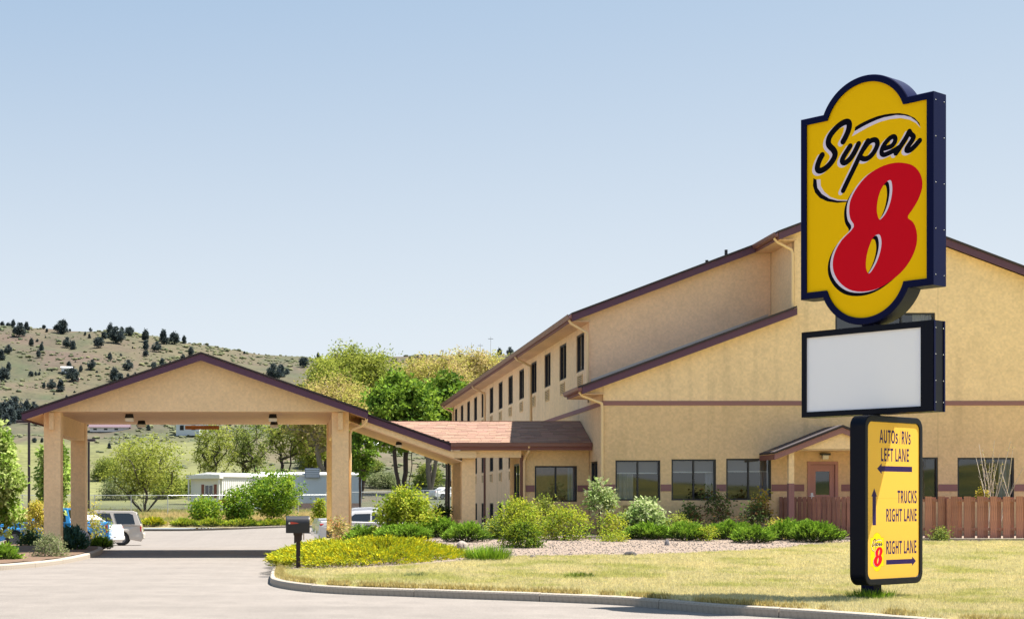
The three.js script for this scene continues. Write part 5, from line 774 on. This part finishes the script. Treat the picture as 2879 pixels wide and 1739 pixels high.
{ // rocks and stones on the gravel
  const list = [[1385, 1571, 34, 22, 'reddish rock right of the dark based juniper', [0.2, 0.13, 0.12]], [1300, 1546, 34, 24, 'pale rock at the left of the dark based juniper', [0.3, 0.25, 0.22]], [1498, 1572, 20, 12, 'small dark rock below the dark yew bush', [0.12, 0.1, 0.1]], [1604, 1563, 20, 8, 'flat dark stone in the middle of the gravel', [0.13, 0.1, 0.09]], [1772, 1566, 36, 16, 'black lava rock at the lawn edge below the first window', [0.05, 0.045, 0.045]], [1876, 1536, 14, 18, 'small upright grey rock between two junipers', [0.2, 0.19, 0.2]], [2136, 1550, 14, 7, 'small dark stone right of the lowest juniper', [0.14, 0.11, 0.1]], [1606, 1550, 10, 6, 'tiny dark stone high on the gravel', [0.14, 0.1, 0.09]]];
  list.forEach(([xs, base, w, h, label, c], i) => { const p = onLand(xs, base, lawnY, 30, 47), k = -p[2] / FOCAL, g = new THREE.IcosahedronGeometry(0.5, 3), q = g.attributes.position; for (let j = 0; j < q.count; j++) { const v = V(q.getX(j), q.getY(j), q.getZ(j)), f = 0.75 + 0.5 * fbm(v.x * 3 + 10 + i, v.y * 3 + v.z * 4 + 20, 0, 131 + i, 3); q.setXYZ(j, v.x * f, v.y * f, v.z * f); } g.scale(w * k, h * k * 1.5, w * k * 0.8); g.computeVertexNormals(); const o = part(numbered('rock'), g, mat(c, 0.95, { bumpMap: gravelMap, bumpScale: 0.01 }), scene); o.position.set(p[0], p[1] + h * k * 0.35, p[2]); tag(o, label, 'rock'); });
  const p = spot(230, 0, 55.9), g = new THREE.IcosahedronGeometry(0.4, 2), q = g.attributes.position; for (let j = 0; j < q.count; j++) { const f = 0.8 + 0.4 * fbm(q.getX(j) * 5 + 9, q.getY(j) * 5 + q.getZ(j) * 5 + 9, 0, 141, 3); q.setXYZ(j, q.getX(j) * f * 0.8, q.getY(j) * f, q.getZ(j) * f * 0.6); } g.computeVertexNormals(); const o = part(numbered('rock'), g, mat([0.5, 0.5, 0.56], 0.9), scene); o.position.set(p[0], p[1] + 0.3, p[2]); tag(o, 'pale bluish boulder at the foot of the rear left canopy column', 'rock');
}
// ---- planting on the left
{ const o = thing('tree', 'bright green broadleaf tree at the left edge of the photo', 'tree', -11.55, roadY(-11.5, 59) + 0.1, -59.5); growTree(o, { h: 4.75, rx: 1.3, low: 0.7, tips: 150, leaves: 90, clump: 0.27, len: 0.17, wid: 0.12, pal: [[0.33, 0.43, 0.1], [0.42, 0.48, 0.17], [0.17, 0.27, 0.03]], taper: 0.8, seed: 501, trunkR: 0.09 }); }
{ const o = thing('tree', 'bright green broadleaf tree partly hidden by the two left canopy columns', 'tree', -10.35, roadY(-11, 66) + 0.1, -66); growTree(o, { h: 4.6, rx: 0.7, low: 1.6, tips: 70, leaves: 80, clump: 0.26, len: 0.18, wid: 0.12, pal: [[0.28, 0.39, 0.07], [0.37, 0.45, 0.12], [0.12, 0.21, 0.03]], taper: 0.4, seed: 503, trunkR: 0.08 }); }
shrub('orange tinted yellow bush above the blue pickup at the left', 40, 1495, 90, 95, 'orange', { Z: 78, dense: 20 });
shrub('loose yellow bush left of the front left column', 98, 1500, 70, 112, 'yellow', { Z: 77, dense: 16, leaves: 26 });
shrub('yellow bush seen between the two left columns', 185, 1490, 60, 130, 'yellow', { Z: 77, dense: 20 });
shrub('yellow upright bush just right of the rear left column', 262, 1520, 34, 140, 'yellow', { Z: 63, dense: 24, leaves: 24 });
shrub('thin twiggy shrub in front of the beige utility vehicle', 282, 1545, 70, 100, 'willow', { Z: 58, dense: 12, leaves: 9, stems: 5, trunkR: 0.02 });
shrub('sparse yellow bush in front of the blue pickup hood', 104, 1512, 78, 135, 'yellow', { Z: 62, dense: 44, leaves: 34, dome: true });
juniper('spiky blue green juniper between the two left columns', 196, 1556, 72, 80, 'blue', { Z: 52.5, lift: 1.1, inner: 'dark', len: 0.28, rz: 0.5 });
shrub('grey green feathery shrub at the foot of the front left column', 140, 1580, 110, 76, 'grey', { Z: 44.5, dense: 90, len: 0.05, clump: 0.12, bark: barkPale });
juniper('green juniper in the lower left corner by the kerb', 6, 1590, 92, 58, 'green', { Z: 42.3, lift: 0.6 });
juniper('small bright juniper right of the rear left column by the white car', 284, 1546, 52, 38, 'green', { Z: 56.4, lift: 0.5 });
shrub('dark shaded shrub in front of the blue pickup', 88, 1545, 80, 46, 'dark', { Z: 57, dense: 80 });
// ---- far side of the parking lot
shrub('low wide bright bush left of the planting before the white mobile home', 576, 1482, 92, 74, 'bright', { Z: 118, dense: 9, half: false, low: -0.3, len: 0.2, clump: 0.36, trunkR: 0.05 });
shrub('medium bush between the low bush and the tallest bush beyond the lot', 668, 1478, 82, 102, 'bright', { Z: 119, dense: 8, half: false, low: -0.2, len: 0.2, clump: 0.36, trunkR: 0.05 });
shrub('tallest vase shaped green bush beyond the lot before the mobile home', 768, 1476, 138, 150, 'bright', { Z: 117, dense: 6, half: false, len: 0.2, clump: 0.36, trunkR: 0.06, stems: 7, spread: 0.7, low: 0.3, taper: -0.25 });
shrub('small lime tree left of the right canopy column beyond the lot', 900, 1458, 42, 66, 'lime', { Z: 118, dense: 16, len: 0.18, clump: 0.3, trunkR: 0.04 });
[[430, 1484, 60, 18], [520, 1488, 66, 14], [595, 1487, 80, 13], [680, 1485, 90, 13], [770, 1482, 80, 12], [835, 1476, 40, 22]].forEach(([xs, b, w, h], i) => juniper(['yellow ground cover at the left end of the far kerb', 'low ground cover below the low bright bush', 'strip of ground cover between the low bright bush and the middle bush', 'strip of ground cover below the middle bush on the far kerb', 'strip of ground cover below the tallest bush on the far kerb', 'yellow green clump right of the tallest bush on the far kerb'][i], xs, b, w, h, i % 5 ? 'lime' : 'gold', { Z: 114.6, n: 700, len: 0.3, rz: 0.8, lift: 0.3, name: 'ground_cover' }));
// ---- tall trees behind the lot
function bigTree(label, xs, baseY, Z, wpx, topY, lowY, q) {
  const k = Z / FOCAL, x = (xs - VX) * k, y = hillY(x, Z), top = at(xs, topY, Z).y - y, low = Math.max(0.3, at(xs, lowY, Z).y - y), o = thing('tree', label, 'tree', x, y, -Z, 0, q.group);
  return growTree(o, { h: top, rx: wpx * k / 2, low, tips: 150, leaves: 46, clump: wpx * k * 0.075, len: 0.34, wid: 0.17, seed: Math.round(xs + topY), trunkR: top * 0.03, ...q, pal: PAL[q.pal] });
}
bigTree('wide yellow green willow with spreading dark stems under the canopy', 405, 1440, 138, 225, 1222, 1402, { pal: 'willow', stems: 8, spread: 0.7, tips: 190, leaves: 44, hollow: 0.6, clump: 0.6, len: 0.26, wid: 0.1, trunkR: 0.12, trunkTop: 0.5 });
bigTree('thin sparse tree behind the white mobile home under the canopy', 598, 1400, 172, 118, 1185, 1345, { pal: 'willow', tips: 130, leaves: 44, stems: 2, trunkR: 0.16, len: 0.26, wid: 0.09 });
bigTree('dark green tree under the middle of the canopy behind the mobile homes', 700, 1400, 178, 140, 1165, 1345, { pal: 'olive', tips: 150, leaves: 40, stems: 2, trunkR: 0.18, len: 0.26, wid: 0.1 });
bigTree('tree with twin dark trunks left of the right canopy column', 806, 1330, 172, 128, 1160, 1300, { pal: 'willow', tips: 130, leaves: 36, len: 0.26, wid: 0.1, stems: 2, spread: 0.25, trunkR: 0.22 });
bigTree('sparse twiggy tree just left of the right canopy column', 880, 1360, 182, 110, 1180, 1330, { pal: 'willow', tips: 110, leaves: 38, stems: 3, trunkR: 0.12 });
bigTree('dark leafy tree just right of the right canopy column', 1012, 1420, 112, 84, 1180, 1345, { pal: 'maple', tips: 80, leaves: 50, trunkR: 0.1, len: 0.24, wid: 0.14 });
bigTree('tallest yellow green tree on the skyline above the canopy roof', 1010, 1350, 190, 240, 958, 1215, { pal: 'willow', tips: 320, leaves: 80, clump: 1.0, len: 0.4, wid: 0.16, trunkR: 0.4, stems: 3, spread: 0.4 });
bigTree('yellow green tree just left of and lower than the tallest one on the skyline', 925, 1350, 186, 150, 1010, 1200, { pal: 'willow', tips: 200, leaves: 70, clump: 0.9, len: 0.38, wid: 0.15, trunkR: 0.3, stems: 2 });
bigTree('tan budding tree behind the right slope of the canopy roof', 935, 1330, 168, 270, 1062, 1260, { pal: 'budding', tips: 330, leaves: 80, clump: 1.0, len: 0.3, wid: 0.14, trunkR: 0.3, stems: 3, spread: 0.4, bark: barkPale });
bigTree('tan budding tree on the right behind the wing eave', 1210, 1300, 205, 215, 990, 1190, { pal: 'budding', tips: 300, leaves: 80, clump: 1.05, len: 0.36, wid: 0.16, trunkR: 0.3, stems: 3, spread: 0.4, bark: barkPale });
bigTree('yellow budding tree partly hidden behind the motel wing', 1340, 1300, 215, 190, 985, 1180, { pal: 'budding', tips: 300, leaves: 80, clump: 1.05, len: 0.36, wid: 0.16, trunkR: 0.3, stems: 3, spread: 0.4, bark: barkPale });
bigTree('bright green maple left of the motel wing with dark trunks', 1135, 1380, 98, 190, 1058, 1270, { pal: 'maple', tips: 150, leaves: 84, clump: 0.42, len: 0.26, wid: 0.19, trunkR: 0.17, stems: 3, spread: 0.3, trunkTop: 0.1 });
bigTree('second bright green maple touching the end of the motel wing', 1258, 1370, 104, 150, 1046, 1250, { pal: 'maple', tips: 130, leaves: 84, clump: 0.42, len: 0.26, wid: 0.19, trunkR: 0.19, trunkTop: 0.1 });
for (const [xs, b, w, h, pal, label] of [[330, 1404, 110, 60, 'grey', 'grey green brush on the meadow left of the yellow green willow'], [470, 1400, 120, 70, 'olive', 'olive brush at the right foot of the spreading willow'], [560, 1395, 110, 60, 'willow', 'yellow green brush behind the left end of the mobile home'], [1075, 1372, 90, 42, 'grey', 'grey sagebrush below the maples left of their trunks'], [1205, 1366, 80, 60, 'olive', 'dark brush between the maple trunks'], [1040, 1330, 80, 40, 'olive', 'brush on the slope right of the canopy column'], [870, 1316, 80, 60, 'grey', 'grey green thicket left of the right canopy column'], [300, 1350, 90, 60, 'olive', 'meadow brush right of the rear left column']]) { const p = onLand(xs, b, hillY, 125, 400); shrub(label, xs, b, w, h, pal, { Z: -p[2], dense: 1.6, leaves: 60, len: 0.28, clump: 0.55, wid: 0.12, trunkR: 0.06 }); }
// ---- junipers and pines on the hillside
{
  const proto = (seed, taper, low, rx, pal) => { const o = new THREE.Group(); o.name = 'conifer'; growTree(o, { h: 6, rx, low, tips: 60, leaves: 42, clump: 0.5, len: 0.62, wid: 0.34, pal: PAL[pal], taper, seed, trunkR: 0.2, hollow: 0.5, mat: NEEDLE }); return o; };
  const kinds = [proto(601, 0.75, 0.3, 2.3, 'conifer'), proto(602, 0.45, 0.4, 2.6, 'conifer'), proto(603, 0.85, 0.5, 1.9, 'conifer'), proto(604, 0.3, 0.3, 3, 'conifer')], r = rng(61); let n = 0;
  const put = (px, py, ph, ox, oy, s, label, group) => {
    const xs = ox + px / s, ys = oy + py / s, p = onLand(xs, ys, hillY, 200, 830), h = 1.0 * ph / s / FOCAL * -p[2] / 6, k = kinds[n++ % 4];
    const c = copyOf(k, label, p[0], p[1] - 0.2, p[2], r() * 6, [h * (0.85 + 0.3 * r()), h, h * (0.85 + 0.3 * r())], group); tag(c, label, 'conifer', group);
  };
  const sky = [[20, 205, 80, 'first conifer from the left edge on the skyline'], [75, 205, 80, 'conifer on the skyline second from the left edge'], [120, 235, 75, 'conifer just right of the two leftmost skyline trees'], [175, 320, 125, 'large round conifer below the skyline near the left edge'], [245, 262, 80, 'conifer on the skyline right of the large round one'], [405, 248, 45, 'small lone conifer on the skyline in a wide gap'], [433, 280, 40, 'small conifer just under the lone skyline conifer'], [550, 287, 115, 'left tree of the tall pair on the skyline'], [592, 297, 135, 'right and taller tree of the pair on the skyline'], [648, 268, 30, 'small shrub like conifer right of the tall skyline pair'], [790, 312, 38, 'small dark conifer left of the skyline dip'], [843, 270, 38, 'small conifer on the skyline middle dip'], [830, 333, 45, 'small conifer under the skyline middle dip'], [970, 337, 75, 'left conifer of the big clump on the hilltop'], [1022, 330, 130, 'tall middle conifer of the big clump on the hilltop'], [1090, 385, 150, 'front conifer of the big clump on the hilltop'], [1130, 300, 75, 'conifer behind the right side of the hilltop clump'], [1203, 308, 92, 'narrow conifer on the skyline right of the hilltop clump'], [1352, 370, 115, 'conifer on the skyline above the canopy left slope'], [1455, 457, 90, 'dark round conifer under the skyline pair'], [1520, 385, 130, 'left tree of the right hand skyline pair'], [1617, 387, 122, 'right tree of the right hand skyline pair'], [1712, 383, 75, 'round conifer rightmost of the skyline group'], [1932, 415, 24, 'tiny tree on the descending skyline'], [2090, 447, 22, 'tiny tree on the descending skyline above the canopy ridge'], [2272, 480, 30, 'tiny tree farthest right on the descending skyline']];
  for (const [x, y, h, l] of sky) put(x, y, h, 0, 850, 3.307, l);
  const mid = [[290, 412, 80], [343, 370, 32], [385, 455, 75], [390, 382, 25], [355, 515, 75], [72, 478, 85], [10, 535, 100], [25, 740, 150], [80, 640, 80], [625, 425, 100], [680, 440, 85], [915, 420, 110], [1020, 540, 75], [1125, 500, 30], [1355, 440, 90], [1355, 500, 65], [1775, 500, 85], [1700, 525, 45], [1505, 595, 75], [1430, 625, 80], [1580, 565, 30], [1190, 635, 100], [1060, 740, 130], [1110, 735, 90], [1190, 710, 55], [1255, 690, 45], [640, 620, 75], [670, 740, 150], [750, 650, 65], [845, 625, 90], [370, 640, 25], [285, 690, 60], [330, 680, 40], [360, 680, 35], [480, 645, 28], [585, 675, 45], [405, 800, 60], [480, 810, 95], [560, 830, 115], [500, 860, 25], [690, 840, 25], [620, 890, 30], [420, 330, 22], [900, 660, 28], [1230, 430, 22], [700, 560, 20]];
  const own = { '10,535': 'juniper cut by the left edge of the photo, halfway up the hill', '25,740': 'large juniper at the left edge low on the hill', '625,425': 'taller of two junipers standing together below the tall skyline pair', '680,440': 'smaller of two junipers standing together below the tall skyline pair', '915,420': 'broad juniper alone on the slope below the hilltop clump', '1020,540': 'round juniper with a clear shadow in the middle of the slope', '1190,635': 'pale juniper above the canopy left slope, lone with a shadow', '1060,740': 'largest dark juniper just above the canopy left slope', '640,620': 'juniper directly behind the white shed', '670,740': 'big juniper standing right in front of the white shed', '750,650': 'leaning juniper right of the white shed', '845,625': 'round topped juniper second to the right of the white shed', '585,675': 'small bush at the left foot of the white shed', '560,830': 'front juniper of the dark clump below the white shed', '480,810': 'left juniper of the dark clump below the white shed' };
  for (const [x, y, h] of mid) own[x + ',' + y] ? put(x, y, h, 0, 850, 3.307, own[x + ',' + y]) : put(x, y, h, 0, 850, 3.307, 'dark juniper dotted on the dry hillside left of the canopy ridge', 'junipers on the hillside');
  const low = [[-20, 1110, 170], [35, 1085, 185], [95, 1070, 165], [145, 1050, 170], [105, 1125, 150], [185, 1115, 140], [245, 1015, 110], [310, 1010, 90], [60, 1140, 110], [340, 1150, 100], [250, 1130, 130], [1300, 1180, 60], [1380, 1190, 60]];
  for (const [x, y, h] of low) put(x, y, h, 0, 850, 3.307, 'dark tree in the dense row at the foot of the hill', 'dark trees at the foot of the hill');
  for (const [x, y, h, l] of [[340, 440, 105, 'dark conifer on the ridge left of the tall yellow green tree'], [478, 358, 60, 'conifer on the ridge touching the tall yellow green tree'], [70, 560, 150, 'left dark conifer above the right slope of the canopy roof'], [130, 530, 120, 'dark conifer beside another above the canopy right slope'], [190, 505, 60, 'small conifer right of two above the canopy right slope'], [1330, 395, 62, 'left tree of the dark row on the ridge behind the tan tree'], [1400, 390, 58, 'middle tree of the dark row on the ridge behind the tan tree'], [1465, 380, 44, 'right tree of the dark row on the ridge behind the tan tree']]) put(x, y, h, 750, 900, 3.307, l);
  for (const [x, y, h, l] of [[870, 462, 38, 'small pointed conifer on the ridge left of the utility poles'], [1205, 417, 74, 'left of the two lone conifers above the wing eave'], [1295, 412, 70, 'right of the two lone conifers above the wing eave']]) put(x, y, h, 1000, 850, 2.976, l);
  for (const [x, y, h, l] of [[1015, 1358, 62, 'lone dark bush on the meadow right of the rear left column'], [318, 1302, 58, 'dark bush on the meadow right of the lamp post'], [388, 1302, 50, 'dark bush on the meadow left of the front left column']]) put(x, y, h, 0, 850, 3.307, l);
  // sagebrush all over the slope: nobody would count it
  const g = new THREE.IcosahedronGeometry(0.6, 1), p = g.attributes.position; for (let i = 0; i < p.count; i++) { const f = 0.7 + 0.6 * vnoise(p.getX(i) * 4 + 9, p.getY(i) * 4 + p.getZ(i) * 3 + 9, 0, 7); p.setXYZ(i, p.getX(i) * f, p.getY(i) * f * 0.8, p.getZ(i) * f); } g.computeVertexNormals();
  const N = 7000, im = shade(new THREE.InstancedMesh(g, mat([1, 1, 1], 1), N)), m = new THREE.Matrix4(), c = new THREE.Color(); let k = 0;
  while (k < N) { const Z = 175 + 640 * Math.pow(r(), 0.8), xs = -300 + 2100 * r(), x = (xs - VX) / FOCAL * Z; if (fbm(x / 30 + 7, Z / 40, 0, 151, 3) < 0.36 + 0.25 * r() || (xs < 700 && Z < 330 && r() < 0.85)) continue; const s = (0.3 + 1.1 * r() * r()) * (0.7 + Z / 700); m.compose(V(x, hillY(x, Z) + 0.1 * s, -Z), new THREE.Quaternion().setFromAxisAngle(V(0, 1, 0), r() * 6), V(s * 1.2, s * 0.8, s)); im.setMatrixAt(k, m); const t = r(); im.setColorAt(k, c.setRGB(lerp(0.06, 0.14, t), lerp(0.075, 0.145, t), lerp(0.04, 0.065, t))); k++; }
  im.name = 'sagebrush'; add(tag(im, 'grey green sagebrush scattered over the dry hillside', 'sagebrush', null, 'stuff'));
}
// ---- grass blades on the lawn and the dry bank, pebbles on the gravel
{
  const r = rng(91), bladeTuft = (n, spread, h, w) => { const L = new Leaves(); for (let i = 0; i < n; i++) { const a = r() * 6.283, d = V(Math.cos(a) * 0.55 * r(), 1, Math.sin(a) * 0.55 * r()).normalize(); L.leaf(V(gauss(r) * spread, 0, gauss(r) * spread), d, V(-Math.sin(a + 1), 0, Math.cos(a + 1)), h * (0.5 + 0.8 * r()), w, [1, 1, 1]); } const g = L.geometry(); g.deleteAttribute('color'); return g; };
  const gm = new THREE.MeshPhysicalMaterial({ color: 0xffffff, roughness: 1, transmission: 0.3, thickness: 0, specularIntensity: 0.1, side: THREE.DoubleSide });
  function field(name, label, geo, N, pick, cols) {
    const im = shade(new THREE.InstancedMesh(geo, gm, N)), m = new THREE.Matrix4(), q = new THREE.Quaternion(), c = new THREE.Color(); let k = 0, guard = 0;
    while (k < N && guard++ < N * 30) { const s = pick(); if (!s) continue; m.compose(V(s[0], s[1], -s[2]), q.setFromAxisAngle(V(0, 1, 0), r() * 6.28), V(s[3], s[3] * (0.7 + 0.6 * r()), s[3])); im.setMatrixAt(k, m); im.setColorAt(k, c.setRGB(...cols(s[0], s[2]))); k++; }
    im.count = k; im.name = name; add(tag(im, label, 'grass', null, 'stuff'));
  }
  const dry = (x, Z) => { const d = smooth(0.36, 0.64, fbm(x * 0.9 + 60, Z * 0.9 + 20, 0, 161, 5) + 0.1), k = 0.82 + 0.42 * r(); const t = clamp(d + 0.35 * (r() - 0.5), 0, 1); return [lerp(0.47, 0.64, t) * k, lerp(0.46, 0.57, t) * k, lerp(0.17, 0.33, t) * k]; };
  field('grass', 'short dry yellow green grass of the lawn by the kerb', bladeTuft(10, 0.05, 0.055, 0.008), 110000, () => { const Z = 19 + 27 * Math.pow(r(), 1.2), x = (r() * 2500 + 560 - VX) / FOCAL * Z; return inPoly(LAWN, x, Z) && !inPoly(GRAVEL, x, Z) ? [x, lawnY(x, Z), Z, 0.8 + 0.5 * r()] : null; }, dry);
  field('grass', 'thin pale seed stalks standing here and there in the lawn', bladeTuft(5, 0.05, 0.17, 0.004), 1500, () => { const Z = 20 + 25 * Math.pow(r(), 1.2), x = (r() * 2500 + 560 - VX) / FOCAL * Z; return inPoly(LAWN, x, Z) && !inPoly(GRAVEL, x, Z) && fbm(x * 1.2, Z * 0.8, 0, 177, 2) > 0.52 ? [x, lawnY(x, Z), Z, 0.6 + 0.7 * r()] : null; }, () => { const k = 0.8 + 0.4 * r(); return [0.62 * k, 0.53 * k, 0.3 * k]; });
  field('grass', 'longer straw coloured grass along the kerb edge', bladeTuft(12, 0.06, 0.1, 0.008), 5200, () => { const i = (r() * MAINKERB.length) | 0, n = inward(MAINKERB, i, 1), d = 0.17 + 0.16 * r() * r(), x = MAINKERB[i][0] + n[0] * d, Z = MAINKERB[i][1] + n[1] * d; return Z > 18 && Z < 40 && fbm(x * 2.5, Z * 2.5, 0, 171, 2) > 0.42 ? [x, lawnY(x, Z), Z, 0.6 + 0.6 * r()] : null; }, () => { const k = 0.7 + 0.6 * r(); return [0.5 * k, 0.41 * k, 0.16 * k]; });
  field('grass', 'dry straw grass on the bank behind the parking lot', bladeTuft(9, 0.2, 0.26, 0.03), 16000, () => { const Z = 114 + 34 * r(), x = (r() * 1400 - 60 - VX) / FOCAL * Z; return [x, hillY(x, Z), Z, 0.7 + 0.7 * r()]; }, (x, Z) => { const k = 0.75 + 0.5 * r(), t = smooth(0.45, 0.6, fbm(x / 5 + 9, Z / 5, 0, 173, 3)); return [lerp(0.55, 0.3, t) * k, lerp(0.44, 0.32, t) * k, lerp(0.2, 0.09, t) * k]; });
  const pg = new THREE.IcosahedronGeometry(0.5, 0), N = 26000, im = shade(new THREE.InstancedMesh(pg, mat([1, 1, 1], 1), N)), m = new THREE.Matrix4(), q = new THREE.Quaternion(), c = new THREE.Color(); let k = 0;
  while (k < N) { const x = -0.3 + 19 * r(), Z = 34 + 14 * r(); if (!inPoly(GRAVEL, x, Z)) continue; const s = 0.01 + 0.035 * Math.pow(r(), 5); m.compose(V(x, lawnY(x, Z) + 0.035 + s * 0.15, -Z), q.setFromEuler(new THREE.Euler(r() * 6, r() * 6, r() * 6)), V(s * 1.3, s * 0.8, s)); im.setMatrixAt(k, m); const b = 0.15 + 0.16 * r(); im.setColorAt(k, c.setRGB(b, b * 0.86, b * 0.76)); k++; }
  im.name = 'pebbles'; add(tag(im, 'pinkish brown gravel pebbles of the shrub bed', 'gravel', null, 'stuff'));
}
renderer.render(scene, camera);
